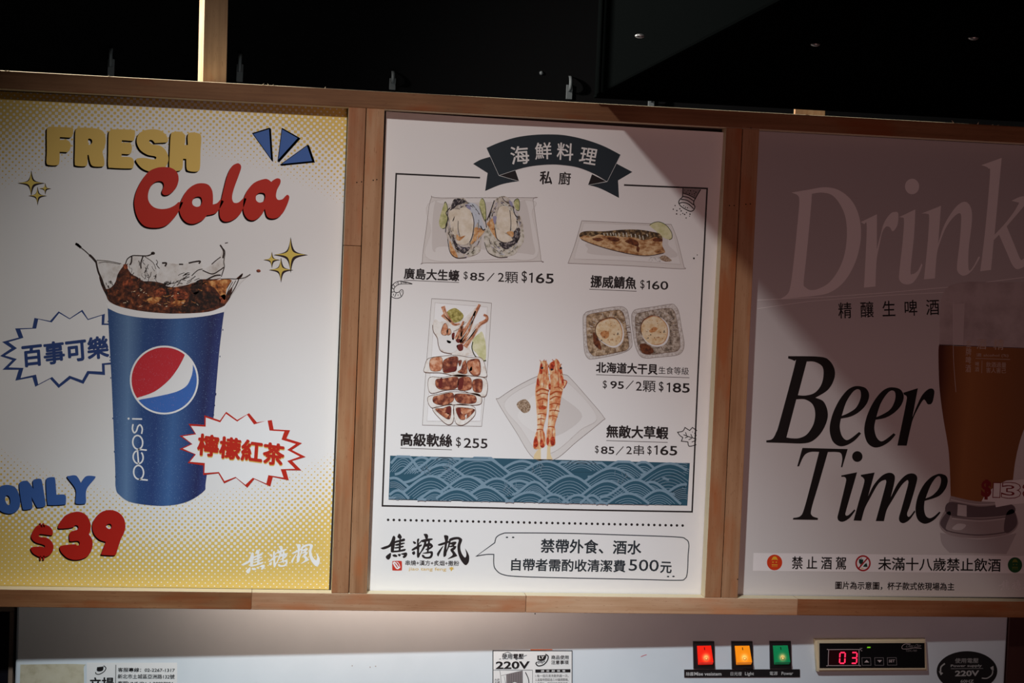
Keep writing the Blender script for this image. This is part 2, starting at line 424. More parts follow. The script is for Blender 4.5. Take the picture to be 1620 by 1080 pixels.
mx = t.n('ShaderNodeMix', data_type='RGBA'); mx.inputs[6].default_value = lin((232, 231, 230)); mx.inputs[7].default_value = lin((224, 192, 106))
t.l(inkf, mx.inputs[0]); t.l(mx.outputs[2], t.b.inputs['Base Color'])
P1, s1 = poster((267, 540), 'yellow dotted cola poster with a blue paper cup, leftmost in the wooden frame',
                [(-18, 143.5), (549.5, 170.5), (520.3, 932.3), (-46, 926)], M_half)
K_dark = mat('maroon_black_ink', (38, 20, 24), 0.5)
K_yel = mat('golden_yellow_ink', (222, 186, 98), 0.5)
K_red = mat('vermilion_ink', (184, 36, 18), 0.5)
K_blue = mat('poster_blue_ink', (60, 98, 166), 0.5)
K_white = mat('white_ink', (238, 238, 238), 0.5)

z = Zm(60, 190, 6)
fresh = [[z('85,105 92,75 115,62 220,66 320,72 336,100 326,152 305,166c 208,160c 206,188c 280,190 312,230 303,280 280,304c 206,300c 204,395 185,426 110,426 82,405 85,300')],
 [z('355,120 370,80 400,70 560,80 625,115 645,190 628,270 614,300 630,380 630,425 610,440 530,438 500,410 482,330c 470,330c 468,420 440,437 365,432 350,405 352,260'), z('480,176 508,182 516,208 500,230 480,232 476,205')],
 [z('672,130 690,95 720,86 900,92 922,120 912,185 895,197c 798,190c 796,214c 870,215 892,250 885,308 862,324c 795,320c 793,347c 880,352 910,385 905,440 880,458 700,452 668,435 668,300')],
 [z('942,165 975,115 1050,88 1150,93 1215,140 1236,195 1218,212c 1110,217c 1088,192 1062,188 1058,206 1088,230 1160,243 1215,290 1240,370 1210,445 1140,490 1050,485 980,450 932,388 942,362c 1010,358 1090,372 1120,366 1116,345 1040,328 975,285 942,225')],
 [z('1262,140 1290,112 1360,112 1398,150 1392,236c 1424,236c 1422,150 1445,118 1520,124 1550,160 1543,300 1538,450 1512,487 1440,484 1412,460 1408,368c 1378,366c 1372,450 1345,480 1270,477 1248,450 1252,300')]]
a = Art(s1)
for L in fresh:
    for k in range(1, 5): a.fill(K_dark, 1, *[shift(q, -k*.65, k*.6) for q in L])
for L in fresh: a.fill(K_yel, 2, *L)
a.build('title_lettering', P1, 'yellow block lettering FRESH with dark edge')
z = Zm(200, 240, 6)
cola = [[z('365,145 430,155 480,195 496,260 472,340 420,395 375,412 345,402 338,375 355,330 350,295 320,278 270,290 225,340 205,410 215,475 260,525 330,543 400,535 455,510 492,478c 540,478c 505,550 450,632 370,702 270,722 170,702 105,622 75,500 90,390 140,280 210,190 290,152')],
 [z('720,298 780,315 815,370 822,440 820,500c 860,487 893,452c 925,470c 890,532 850,580 800,597 765,602c 720,650 640,684 570,670 520,612 502,530 530,440 580,360 650,310'), z('682,425 710,436 718,475 700,512 665,522 632,505 625,470 645,437')],
 [z('1050,110 1080,120 1088,155 1060,240 1020,350 1003,430 1018,480 1060,482 1095,455 1112,436c 1140,445c 1110,530 1070,602 1000,652 930,662 890,622 883,540 900,460 930,330 960,220 1000,140')],
 [z('1310,258 1350,266 1375,284 1392,270 1430,252 1460,262 1460,300 1430,360 1420,420 1438,455 1480,450 1510,420 1530,408 1546,430 1530,490 1490,572 1440,622 1380,634 1335,612 1314,540c 1280,602 1220,647 1160,642 1120,592 1108,520 1120,430 1160,350 1220,290'), z('1275,388 1310,396 1318,430 1300,470 1262,482 1232,460 1230,420 1250,397')]]
a = Art(s1)
for L in cola:
    for k in range(1, 4): a.fill(K_dark, 3, *[shift(q, -k*.65, k*.8) for q in L])
for L in cola: a.fill(K_red, 4, *L)
a.build('title_lettering', P1, 'red script lettering Cola')
z = Zm(0, 140, 2.893); a = Art(s1)
for w_ in ('1158,207c 1232,184c 1241,323c', '1291,185c 1364,226c 1273,327c', '1406,261c 1430,332c 1288,346c'):
    L = z(w_)
    for k in range(5): a.fill(K_dark, 1, grow(L, 1.1, k*.55, k*.42))
    a.fill(K_blue, 2, grow(L, .97))
a.build('burst_wedges', P1, 'three blue wedges radiating at the top right corner')
K_sy = mat('star_yellow_ink', (216, 190, 92), 0.5)
for grp in (((142, 432, 62, 58), (206, 457, 27, 27), (171, 490, 42, 42)), ((1329, 760, 77, 80), (1243, 783, 38, 37), (1285, 829, 55, 56))):
    a = Art(s1)
    for cx, cy, rx, ry in grp:
        c = z.p(cx, cy); rx /= 2.893; ry /= 2.893
        a.fill(K_dark, 1, grow(star4(*c, rx*1.03, ry*1.03, .24), 1.0, .5, .6)).fill(K_sy, 2, star4(c[0] - .2, c[1] - .3, rx*.9, ry*.9, .18))
    a.build('sparkle_stars', P1, 'three small yellow four-pointed stars')

# ---- blue star-burst badge, partly behind the cup
K_navy = mat('navy_ink', (44, 68, 124), 0.5)
z = Zm(0, 480, 7.714)
outer = z.poly('0,640 140,545 25,468 228,415 185,303 395,297 420,175 612,212 715,95 850,180 1005,75 1075,188 1280,125 1272,243 1400,243 1400,742 1277,748 1282,872 1088,858 1018,980 860,918 715,1030 612,918 430,1015 395,900 187,940 228,808 30,808 150,690')
inner = z.poly('62,634 208,545 105,470 286,418 248,315 442,305 467,192 632,230 722,117 850,192 995,100 1072,202 1243,146 1240,262 1390,262 1390,715 1242,730 1247,830 1066,822 1003,935 848,880 722,985 637,895 467,985 440,866 252,908 287,785 105,778 206,676')
a = Art(s1); a.fill(K_navy, 1, outer).fill(K_white, 2, inner); bd = a.build('burst_badge', P1, 'spiky navy outlined badge left of the cup')
a = Art(s1); a.text(K_navy, 3, '百事可樂', z.q(268, 512, 1312, 392, 285, 775), 0.022, shear=0.0); a.build('badge_lettering', bd, 'navy Chinese lettering')

# ---- paper cup
K_cup = mat('cup_blue_print', (40, 72, 140), 0.45); t = NT(K_cup); v = t.coord(); x, _, zz = t.xyz(v)
xl = s1.loc(171, 640).x; xr = s1.loc(350, 640).x
wd = t.m('MULTIPLY_ADD', zz, 0.45, (xr - xl) * 1.0)
ctr = t.m('MULTIPLY_ADD', zz, 0.02, (s1.loc(176, 640).x + s1.loc(338, 640).x) / 2)
f = t.m('MULTIPLY_ADD', t.m('DIVIDE', t.m('SUBTRACT', x, ctr), t.m('MULTIPLY_ADD', zz, 0.10, 0.124)), 1.0, 0.5)
colr = t.ramp(f, [(0.0, (52, 82, 132)), (0.16, (98, 130, 170)), (0.30, (48, 78, 130)), (0.45, (44, 68, 122)), (0.63, (64, 102, 156)), (0.80, (46, 70, 122)), (0.93, (38, 46, 92)), (1.0, (46, 58, 112))])
sp2 = t.noise(v, 900, 2, 0.6)
mx = t.n('ShaderNodeMix', data_type='RGBA'); mx.inputs[7].default_value = lin((120, 150, 190))
t.l(t.m('MULTIPLY', t.m('GREATER_THAN', sp2, 0.66), 0.7), mx.inputs[0]); t.l(colr, mx.inputs[6]); t.l(mx.outputs[2], t.b.inputs['Base Color'])
cupo = PX('170.4,487.3c 190,496 222,502 262,504 300,502.5 330,499 354.6,493c 352,512 347,555 343,600 338,658 332,710 325.5,763 322,777 294,794 255.5,799.8 209,794.5 189.5,783 183,771 182,736 176.4,600 173,540')
a = Art(s1); a.fill(K_cup, 3, cupo)
random.seed(3)
for k in range(14):
    t_ = random.random(); xx = 354 - 27*t_ if k % 2 else 170.5 + 12*t_; a.fill(K_cup, 3, ell(xx + .3, 505 + 250*t_, .8, 1.4, 0, 8))
cup = a.build('paper_cup_picture', P1, 'blue paper cup')
a = Art(s1); a.fill(K_white, 4, PX('167.5,479c 171,487.5c 190,496 222,502 262,504 300,502.5 330,499 355,493c 360,480c 348,487 310,494 270,496 240,494 205,489.5 180,483'))
a.build('cup_rim', cup, 'white rim of the cup')
CXg, CYg, Rg = 259.8, 600.9, 54.4
K_gred = mat('globe_red', (196, 44, 54), 0.5); K_gblue = mat('globe_blue', (62, 108, 186), 0.5)
for M_, dk in ((K_gred, 0.62), (K_gblue, 0.62)):
    t = NT(M_); nn = t.noise(t.coord(), 900, 2, 0.6); base = M_.node_tree.nodes['Principled BSDF'].inputs['Base Color'].default_value[:]
    mx = t.n('ShaderNodeMix', data_type='RGBA'); mx.inputs[6].default_value = base; mx.inputs[7].default_value = lin((190, 150, 170))
    t.l(t.m('MULTIPLY', t.m('GREATER_THAN', nn, 0.68), 0.5), mx.inputs[0]); t.l(mx.outputs[2], t.b.inputs['Base Color'])
def arc(a0, a1, r, n=26): return [(CXg + r*math.cos(R_(a0 + (a1 - a0)*i/n)), CYg + r*math.sin(R_(a0 + (a1 - a0)*i/n))) for i in range(n + 1)]
ang = lambda x, y: math.degrees(math.atan2(y - CYg, x - CXg))
ri = 51.6
a0, a1 = ang(216.7, 629.3), ang(292.2, 560.4)
mid = spline([(292.4, 560.8), (289.6, 567.5), (280.6, 583.7), (266.3, 601.9), (243.9, 619.4), (216.3, 629.3)], [True, 0, 0, 0, 0, True], False)
a = Art(s1); a.fill(K_white, 4, ell(CXg, CYg, Rg, Rg, 0, 56))
a.fill(K_gred, 5, arc(a0 % 360, a1 % 360, ri) + mid[1:-1])
b0, b1 = ang(305.2, 575.3), ang(220, 632)
low = spline([(220, 632), (251.7, 626.2), (278.9, 619.4), (294.4, 610.7), (301, 600), (304.6, 588), (305.2, 575.3)], [True, 0, 0, 0, 0, 0, True], False)
a.fill(K_gblue, 5, arc(b0, b1, ri) + low[1:-1]); a.build('round_emblem', cup, 'red, white and blue round emblem')
z = Zm(170, 600, 5.143); a = Art(s1)
# thin rounded lettering running up the cup, drawn as strokes in reading direction
def vt(L): # local (along text, across) -> photo; text runs upward
    A, B, C = z.p(212, 832), z.p(196, 296), z.p(300, 834)
    return [(A[0] + u*(B[0]-A[0]) + v*(C[0]-A[0]), A[1] + u*(B[1]-A[1]) + v*(C[1]-A[1])) for u, v in L]
def oarc(cx, cy, rx, ry, d0, d1, n=22): return [(cx + rx*math.cos(R_(d0 + (d1-d0)*i/n)), cy + ry*math.sin(R_(d0 + (d1-d0)*i/n))) for i in range(n+1)]
WD = 2.3
for u in (0.10, 0.555):
    a.line(K_white, 4, vt(oarc(u + .045, .5, .105, .46, 0, 360)), WD, True); a.line(K_white, 4, vt([(u - .085, .35), (u - .095, 1.30)] if 0 else [(u - .06, .5), (u - .07, 1.32)]), WD)
a.line(K_white, 4, vt([(.275, .52), (.47, .46)] + oarc(.375, .5, .098, .46, -8, -318)), WD)
a.line(K_white, 4, vt(spline([(.875, .12), (.80, .05), (.745, .2), (.775, .42), (.84, .56), (.865, .78), (.81, .96), (.73, .88)], [0]*8, False)), WD)
a.line(K_white, 4, vt([(.955, .04), (.955, .97)]), WD); a.fill(K_white, 4, ell(*vt([(.957, -.28)])[0], 1.7))
a.build('cup_lettering', cup, 'thin white lettering up the side of the cup')

# ---- splash of cola above the cup
K_brown = blotchy('cola_print', [(0.30, (22, 10, 8)), (0.46, (70, 34, 22)), (0.58, (112, 58, 34)), (0.70, (176, 98, 56))], 190, (1, 1, 1), 0.5, 6)
K_glass = blotchy('clear_splash_print', [(0.32, (196, 188, 180)), (0.45, (220, 216, 212)), (0.6, (230, 228, 226))], 70)
K_sdark = mat('cola_dark_print', (42, 28, 22), 0.5); K_sdk = blotchy('cola_deep_print', [(0.34, (16, 9, 8)), (0.50, (44, 24, 17)), (0.64, (98, 54, 34))], 210); K_amber = blotchy('cola_amber_print', [(0.34, (84, 42, 20)), (0.48, (176, 102, 50)), (0.62, (226, 168, 104))], 170); K_rust = blotchy('cola_rust_print', [(0.34, (46, 20, 14)), (0.48, (112, 50, 30)), (0.64, (184, 92, 54))], 230)
K_cream = mat('cola_highlight_print', (222, 196, 164), 0.5)
z = Zm(110, 370, 5.226); a = Art(s1)
a.fill(K_glass, 5, z('222,232 300,215 450,245 470,205 520,178 620,172 680,215 715,275 730,330 760,250 800,238 930,248 1080,222 1108,285 1180,245 1250,170 1268,110 1285,180 1280,270 1250,360 1380,372 1490,335 1420,400 1330,520 1280,590c 1150,640 900,655 650,640 450,605 340,560 300,500 250,360'))
a.fill(K_brown, 6, z('246,362 275,400 300,452 345,440 380,395 400,330 440,270 462,248 490,300 520,335 560,355 600,385 650,395 720,405 790,425 850,440 950,425 1040,398 1090,375 1200,372 1255,362 1180,392 1098,402 1180,430 1230,460 1285,505 1315,470 1345,440 1330,520 1280,592c 1150,642 900,657 650,642 450,607 335,560 300,500 268,430'))
a.fill(K_sdk, 7, z('246,350 280,400 310,470 345,530 430,590c 330,550 300,500 262,420')).fill(K_sdk, 7, z('1000,500 1100,470 1200,500 1250,560 1150,620 950,650 900,610 980,560'))
a.fill(K_sdk, 7, z('600,400 650,390 740,400 800,430 830,520 800,560 780,480 700,430')).fill(K_sdk, 7, z('1040,400 1100,375 1090,450 1040,500 1000,450'))
a.fill(K_amber, 7, z('1098,400 1180,385 1290,375 1340,385 1300,450 1285,545 1240,500 1190,440')).fill(K_amber, 7, z('640,540 700,520 760,530 720,570 660,570')).fill(K_amber, 7, z('850,570 900,540 960,550 920,590 870,595'))
a.fill(K_rust, 7, z('440,400 500,365 530,400 500,440 450,450')).fill(K_rust, 7, z('840,470 920,450 985,510 930,550 860,530')).fill(K_rust, 7, z('1240,520 1285,500 1290,550 1250,570')).fill(K_rust, 8, z('700,470 770,450 800,490 740,520 700,510')).fill(K_rust, 7, z('445,255 475,250 480,285 455,285'))
random.seed(11)
for _ in range(46):
    x_ = random.uniform(380, 1080); y_ = random.uniform(440, 600); M_ = random.choice((K_cream, K_amber, K_sdark, K_rust, K_sdark))
    a.line(M_, 9, [z.p(x_, y_), z.p(x_ + random.uniform(8, 38), y_ + random.uniform(-16, 16))], random.uniform(.5, 1.5))
for _ in range(40):
    x_ = random.uniform(760, 1100); y_ = 440 - (1 - abs(x_ - 930)/190) * random.uniform(0, 95) - random.uniform(0, 30)
    a.line(K_sdark, 8, z(f'{x_},{y_} {x_+20},{y_-random.uniform(-10,22)} {x_+random.uniform(30,60)},{y_-random.uniform(0,30)}', False, 3), random.uniform(.4, 1.1))
for _ in range(26):
    x_ = random.uniform(480, 730); y_ = random.uniform(200, 380)
    a.line(K_sdark, 8, z(f'{x_},{y_} {x_+random.uniform(-14,16)},{y_+18} {x_+random.uniform(-20,24)},{y_+40}', False, 3), random.uniform(.4, 1.1))
for _ in range(16):
    x_ = random.uniform(300, 400); y_ = random.uniform(350, 450)
    a.line(K_sdark, 8, z(f'{x_},{y_} {x_+random.uniform(-8,14)},{y_+20}', False, 3), random.uniform(.5, 1.3))
for s_, w_ in (('50,78 72,92 95,112', 3.4), ('95,112 130,140 165,172', 1.2), ('165,172 190,195 222,232', 3.2), ('220,232 238,310 268,380 290,450', 2.6), ('225,215 330,225 430,245', .7), ('240,240 300,232 420,250', .6), ('462,250 480,205 520,180 560,178 640,180 690,160', 1.5), ('515,180 512,230 500,255', 2.2), ('610,178 590,240 592,285', 2.0), ('620,185 690,235 715,290', .8), ('765,240 800,240 790,268', 2.4), ('905,250 940,250', 2.0), ('985,240 1040,228 1080,225 1070,245', 2.2), ('1245,90 1262,115 1275,150 1268,200', 2.2), ('1270,120 1285,150 1275,230 1280,270 1255,350', 1.2), ('1175,250 1215,215 1250,190', 1.3), ('1100,300 1180,330 1240,300 1275,275', 1.6), ('1130,380 1200,345 1250,340', 2.2), ('1250,372 1330,370 1390,368 1430,330', 1.2), ('1390,370 1450,360 1495,332', 1.2), ('1400,372 1370,440 1310,540', 1.4), ('1375,385 1345,440 1300,530', .9), ('1350,395 1320,450 1290,520', .9), ('1330,400 1300,450', .8), ('1010,345 1060,300 1100,290', 1.2), ('640,340 655,345 650,360 640,350', .8), ('695,350 715,345 715,365', .9)):
    a.line(K_sdark, 8, z(s_, False), w_)
a.fill(K_sdark, 8, ell(*z.p(690, 158), 3.2, 2.2)).fill(K_sdark, 8, ell(*z.p(72, 92), 4.6, 2, 40)).fill(K_rust, 8, ell(*z.p(1562, 304), 3.4, 2.2)).line(K_sdark, 8, z('1285,75 1310,70', False), .8)
a.fill(K_brown, 8, z('1380,368 1430,325 1425,350 1400,372'))
a.build('splash_picture', P1, 'splash of brown cola bursting out of the cup')

# ---- red star-burst badge
z = Zm(280, 640, 7.714); a = Art(s1)
K_b_red = mat('badge_red_ink', (190, 38, 20), 0.5)
a.fill(K_b_red, 5, z.poly('30,378 218,350 140,232 335,245 335,128 525,190 600,85 735,185 880,102 975,215 1158,185 1180,300 1380,310 1335,410 1525,468 1400,550 1570,635 1405,685 1518,800 1330,797 1365,920 1170,880 1138,995 945,905 858,1010 720,890 575,958 505,835 320,857 322,740 130,710 215,605 30,540 172,475'))
a.fill(K_white, 6, z.poly('68,385 235,360 170,258 350,268 352,155 528,215 598,110 735,205 855,122 940,240 1105,190 1130,315 1310,325 1275,425 1450,478 1345,550 1500,632 1345,685 1440,780 1265,785 1300,888 1115,858 1090,960 925,890 835,975 715,880 580,930 512,820 335,832 340,710 158,695 232,605 72,535 190,480'))
bd = a.build('burst_badge', P1, 'spiky red outlined badge over the right of the cup')
a = Art(s1); q = z.q(268, 352, 1312, 490, 250, 606)
a.text(K_yel, 7, '檸檬紅茶', q, 0.03, .3, 1.5).text(K_b_red, 8, '檸檬紅茶', q, 0.026); a.build('badge_lettering', bd, 'red Chinese lettering')

# ---- price
z = Zm(0, 730, 6.75)
only = [[z('85,248 160,272 200,340 216,430 195,510 130,552 60,550 0,520 -50,440 -40,320 10,262'), z('70,360 97,372 110,410 108,450 85,462 62,430 55,390')],
 [z('205,250 222,216 270,203 305,216 360,292c 350,212 372,188 425,182 448,208 470,330 487,452 470,480 415,490 390,478 336,374c 348,470 335,502 258,514 240,490 220,380')],
 [z('492,200 510,172 570,165 590,190 603,352c 680,350 704,370 703,440 685,458 530,464 506,440 494,300')],
 [z('720,170 740,152 815,150 866,228c 916,157 1000,154 1015,176 925,295 918,430 895,450 820,450 806,425 808,295')]]
a = Art(s1)
for L in only:
    for k in range(1, 4): a.fill(K_dark, 1, *[shift(q, -k*.5, k*.6) for q in L])
for L in only: a.fill(K_blue, 2, *L)
a.build('price_lettering', P1, 'blue lettering ONLY')
K_pr = mat('price_red_ink', (178, 30, 18), 0.5)
price = [[z('340,770 385,692 450,672 520,685 560,730 564,770 545,785 440,772 416,782 425,802 500,812 550,850 572,905 555,970 500,1012 430,1017 360,982 330,938 345,912 440,905 475,915 478,895 445,880 380,860 338,818')],
 [z.poly('420,655 432,680 440,700 455,700 445,676 436,655')], [z.poly('455,655 470,655 480,700 466,700')], [z.poly('425,1005 440,1005 440,1050 425,1050')], [z.poly('460,1005 478,1005 474,1048 458,1048')],
 [z('620,690 650,632 710,567 820,533 910,560 962,640 968,720 950,775c 988,840 980,935 930,1012 830,1047 730,1032 660,972 638,920 662,895 800,880 820,893 846,890 850,860 825,845 755,850 742,830 740,780 760,745 820,727 838,702 825,680 800,680 770,702 640,714')],
 [z('1170,515 1260,538 1320,600 1340,690 1320,770 1290,830 1240,985c 1215,1000 1095,994 1080,985c 1130,855c 1060,830 1005,770 986,690 1010,610 1080,540'), z('1160,663 1187,670 1192,698 1170,717 1145,708 1133,685')]]
a = Art(s1)
for L in price:
    for k in range(1, 4): a.fill(K_dark, 3, *[shift(q, -k*.5, k*.7) for q in L])
for L in price: a.fill(K_pr, 4, *L)
a.build('price_lettering', P1, 'red price lettering $39')
# ---- brush-written shop emblem, reused on the other posters
z = Zm(595, 835, 9)
BRUSH = [z(q) for q in ('62,285c 120,262 180,238 215,180 235,125 252,106c 275,135 265,190 242,228 245,300 225,338 208,322 212,262c 150,292 95,304', '303,125 325,78c 345,90 365,125 355,152 335,154', '262,188 340,165 400,148 412,170 395,188 300,206 262,217', '268,236 330,215 398,207 400,224 300,252', '262,276 330,262 382,251 387,272 280,292', '215,322 300,318 410,296 417,317 380,332 230,348', '330,165 352,165 347,322 322,324', '270,200 250,330 235,335 240,215',
 '138,405 175,370 208,353 212,390 200,430 175,450 150,437', '232,385 270,373 302,395 290,412 250,407', '308,375 340,368 352,385 330,404', '350,370 385,355 432,348 444,375 425,412 390,427 378,405 395,387',
 '525,188 555,195 572,215 550,227 530,214', '585,160 614,153 605,212 640,178 637,205 605,237 602,302 578,302 582,220', '508,302 570,260 642,233 647,252 590,287 520,322', '513,345 545,328 557,360 535,382 515,367', '590,240 617,240 612,330 622,390 600,422 580,390',
 '678,85 722,83 740,110 732,152 705,152 690,115', '638,177 700,155 792,146 802,165 740,187 720,192 690,202 650,197', '690,190 717,200 692,280 642,352 600,422 588,402 640,320 672,250', '700,230 760,213 792,225 810,260 780,292 735,312 700,302 760,275 770,257 700,264', '740,190 767,190 747,332 723,332', '658,360 720,340 792,328 810,355 802,402 770,432 700,434 658,412 653,380 680,385 700,407 750,407 776,382 770,358 720,363',
 '968,105 1027,113 1022,180 1005,260 1002,370 985,402 960,402 958,350 975,250 980,180', '880,235 930,213 1032,183 1042,202 960,237 900,250', '960,250 930,312 900,372 885,404 866,375 880,340 920,288', '1038,160 1090,133 1170,126 1217,150 1224,180 1200,250 1205,320 1235,388 1270,418 1285,370 1265,288c 1300,340 1324,400 1322,470 1300,512 1275,527 1240,502 1193,430 1163,340 1158,250 1175,167 1120,164 1060,182', '1040,165 1062,180 1047,250 1012,330 985,402 958,402 1000,320 1025,240', '1038,225 1080,200 1132,193 1142,215 1112,250 1142,260 1122,302 1080,322 1058,302 1100,270 1060,272 1028,264 1085,240', '1058,320 1082,298 1147,380 1142,402 1018,440 1090,380')]
BQ = [z.p(62, 75), z.p(1325, 75), z.p(62, 528)]
a = Art(s1); z = Zm(0, 460, 2.161); q = z.q(822, 893, 1090, 848, 826, 985)
for i, L in enumerate(BRUSH): a.fill(K_white, 2 + .05*i, affine(L, BQ, q))
a.build('brush_emblem', P1, 'white brush-written Chinese shop emblem')
# ================================================================== seafood menu poster
def sstep(a, b, x):
    t_ = min(1, max(0, (x - a) / (b - a))); return t_*t_*(3 - 2*t_)
def bulge2(x, zz):
    top = sstep(0.17, 0.285, zz)
    return 0.0055 * top * (0.35 + 0.65*sstep(-0.02, 0.16, x)) * (0.75 + 0.25*math.sin(x*24 + 1.2)) + 0.004 * sstep(0.12, 0.205, x) * sstep(-0.05, 0.2, zz)
P2, s2 = poster((862, 556), 'white seafood menu poster with dark ribbon banner and wave band, in the middle opening',
                [(610.8, 176.5), (1147.6, 210.5), (1109.3, 941.2), (580.5, 935)], M_paper, bulge2)
K_ink = mat('charcoal_ink', (30, 27, 28), 0.5)
K_teal = mat('ribbon_dark_teal', (30, 44, 52), 0.5); K_fold = mat('ribbon_fold_black', (22, 20, 22), 0.5)
K_pale = mat('pale_line_ink', (214, 218, 218), 0.5); K_grey = mat('underline_grey', (96, 92, 92), 0.5)
Zb = Zm(740, 200, 6); z = Zb
a = Art(s2)
a.fill(K_teal, 1, z('212,288c 120,316 50,355c 188,442c 165,612c 300,556 400,532 484,520c 295,465c')).fill(K_teal, 1, z('1410,353c 1470,385 1560,432c 1425,512c 1435,678c 1300,608 1220,575 1142,556c 1322,522c'))
a.fill(K_fold, 2, z.poly('302,464 450,414 486,520')).fill(K_fold, 2, z.poly('1316,520 1178,452 1141,556'))
a.fill(K_teal, 3, z('176,205c 300,152 450,106 600,83 760,76 920,85 1100,123 1280,185 1447,270c 1322,524c 1200,452 1050,392 900,367 770,362 600,378 450,414 295,466c'))
for s_ in ('176,205 295,466', '295,466 450,414', '295,466 486,520', '1447,270 1322,524', '1322,524 1178,452', '1322,524 1142,556'): a.line(K_pale, 4, z.poly(s_), .55)
rb = a.build('ribbon_banner', P2, 'dark teal ribbon banner with folded tails')
K_chalk = mat('chalk_white_ink', (226, 226, 224), 0.5); a = Art(s2)
for ch, q in (('海', (396, 195, 566, 183, 418, 362)), ('鮮', (636, 158, 790, 152, 640, 314)), ('料', (850, 152, 1002, 166, 842, 312)), ('理', (1078, 196, 1232, 222, 1050, 342))):
    a.text(K_chalk, 5, ch, z.q(*q), 0.008)
a.build('banner_lettering', rb, 'white Chinese title lettering')
a = Art(s2); a.text(K_ink, 1, '私', z.q(686, 424, 800, 428, 683, 545), 0.018).text(K_ink, 1, '廚', z.q(864, 430, 977, 435, 861, 550), 0.012); a.build('subtitle_lettering', P2)
# thin border line
a = Art(s2)
a.line(K_ink, 1, [(759.5, 281), (626.8, 274.8), (622, 390), (616, 520), (610, 660), (605, 799.8), (770, 803), (930, 806.5), (1094.9, 809.3), (1103, 620), (1110, 460), (1117.2, 298.3), (1050, 295.3), (987, 292.6)], 2.6)
a.build('border_line', P2)

# ---- prices and dish names
def row(name, zz, parts, under):
    a = Art(s2)
    for body, q, b in parts:
        if body == '1':
            sx, y0_, y1_, fx, w_ = q; a.line(K_ink, 1, zz.poly(f'{sx+2},{y0_} {sx-1},{y1_}'), w_).line(K_ink, 1.3, zz.poly(f'{sx+2+w_*zz.k*.25},{y0_+w_*zz.k*.35} {fx},{y0_+(y1_-y0_)*.14+w_*zz.k*.3}'), w_*.85)
        elif body == '/': a.line(K_ink, 1, zz.poly(q), b)
        else: a.text(K_ink, 1, body, zz.q(*q), b)
    a.line(K_grey, 1, zz.poly(under), 1.0); a.build('dish_lettering', P2)
row('o', Zm(600, 410, 5.586), [('廣島大生蠔', (222, 76, 707, 97, 218, 172), .02), ('$', (746, 106, 783, 108, 745, 182), .004), ('85', (803, 116, 932, 121, 801, 187), .013), ('/', '952,194 1015,122', 1.5), ('2顆', (1050, 108, 1228, 114, 1048, 206), .004), ('$', (1259, 101, 1306, 103, 1258, 208), .006), ('1', (1348, 119, 207, 1324, 2.6), 0), ('65', (1384, 121, 1543, 126, 1382, 211), .013)], '217,184 705,205')
row('m', Zm(920, 425, 8.1), [('挪威鯖魚', (122, 84, 702, 108, 117, 236), .02), ('$', (754, 140, 808, 142, 752, 266), .004), ('1', (866, 151, 262, 834, 2.5), 0), ('60', (903, 155, 1110, 159, 902, 266), .010)], '100,262 705,288')
row('s', Zm(930, 560, 9), [('北海道大干貝', (122, 112, 990, 142, 118, 260), .022), ('生食等級', (1008, 174, 1437, 190, 1006, 280), .002), ('$', (214, 372, 272, 374, 212, 496), .004), ('95', (320, 381, 514, 388, 318, 490), .016), ('/', '543,497 648,378', 1.3), ('2顆', (685, 374, 966, 383, 683, 532), .004), ('$', (1012, 388, 1078, 390, 1010, 540), .006), ('1', (1160, 406, 540, 1124, 2.6), 0), ('85', (1209, 408, 1452, 415, 1207, 545), .014)], '118,293 1445,335')
row('q', Zm(620, 670, 9.53), [('高級軟絲', (137, 140, 906, 162, 133, 328), .024), ('$', (967, 198, 1042, 201, 965, 360), .004), ('255', (1085, 214, 1443, 226, 1082, 362), .012)], '128,368 905,392')
row('p', Zm(930, 660, 8.757), [('無敵大草蝦', (262, 108, 1113, 132, 258, 276), .022), ('$', (99, 388, 152, 390, 98, 503), .004), ('85', (182, 400, 368, 406, 180, 505), .014), ('/', '390,520 493,403', 1.3), ('2串', (534, 378, 780, 388, 530, 518), .004), ('$', (826, 392, 884, 394, 824, 523), .006), ('1', (955, 388, 516, 920, 2.5), 0), ('65', (1003, 388, 1240, 395, 1000, 522), .014)], '255,321 1105,346')

# ---- doodles
z = Zm(520, 360, 9); a = Art(s2)
for s_, cl in (('1110,775 1030,760 960,775 910,815 900,850', 0), ('1110,800 1060,800 1010,805 960,830 930,870 935,910 965,925 1000,915 1030,885 1055,890 1060,930 1035,980 985,1005 930,1000 895,980', 0), ('1110,786 1040,772', 0), ('920,805 940,845', 0), ('985,770 990,808', 0), ('1028,762 1035,800', 0), ('903,855 930,880', 0), ('965,925 940,985', 0), ('935,912 898,918', 0), ('1010,915 1030,975', 0), ('925,940 920,965', 0), ('985,950 990,968', 0), ('1040,905 1042,920', 0), ('960,790 966,802', 0), ('905,865 915,868', 0)):
    a.line(K_ink, 1, z(s_, bool(cl)), 1.1)
a.line(K_ink, 1, z('1110,775 1190,800', False), 1.4).line(K_ink, 1, z('1110,800 1190,802', False), 1.0)
a.build('doodle_prawn', P2, 'small line doodle of a curled prawn')
z = Zm(1050, 290, 8.31); a = Art(s2)
for s_ in ('245,65 243,130 238,180 205,215 192,255 220,300 280,340 345,368 385,350 400,310 385,270 388,235 410,195 440,140 475,80', '250,130 320,155 405,200', '245,172 320,190 390,238', '220,212 300,225 385,285', '200,262 250,252 320,275 385,335'): a.line(K_ink, 2, z(s_, False), 1.5)
a.fill(mat('doodle_shade_grey', (150, 142, 142), 0.5), 1, z.poly('247,68 472,78 405,198 320,152 248,128'))
a.build('doodle_shaker', P2, 'small line doodle of a pepper shaker'); a = Art(s2)
random.seed(5)
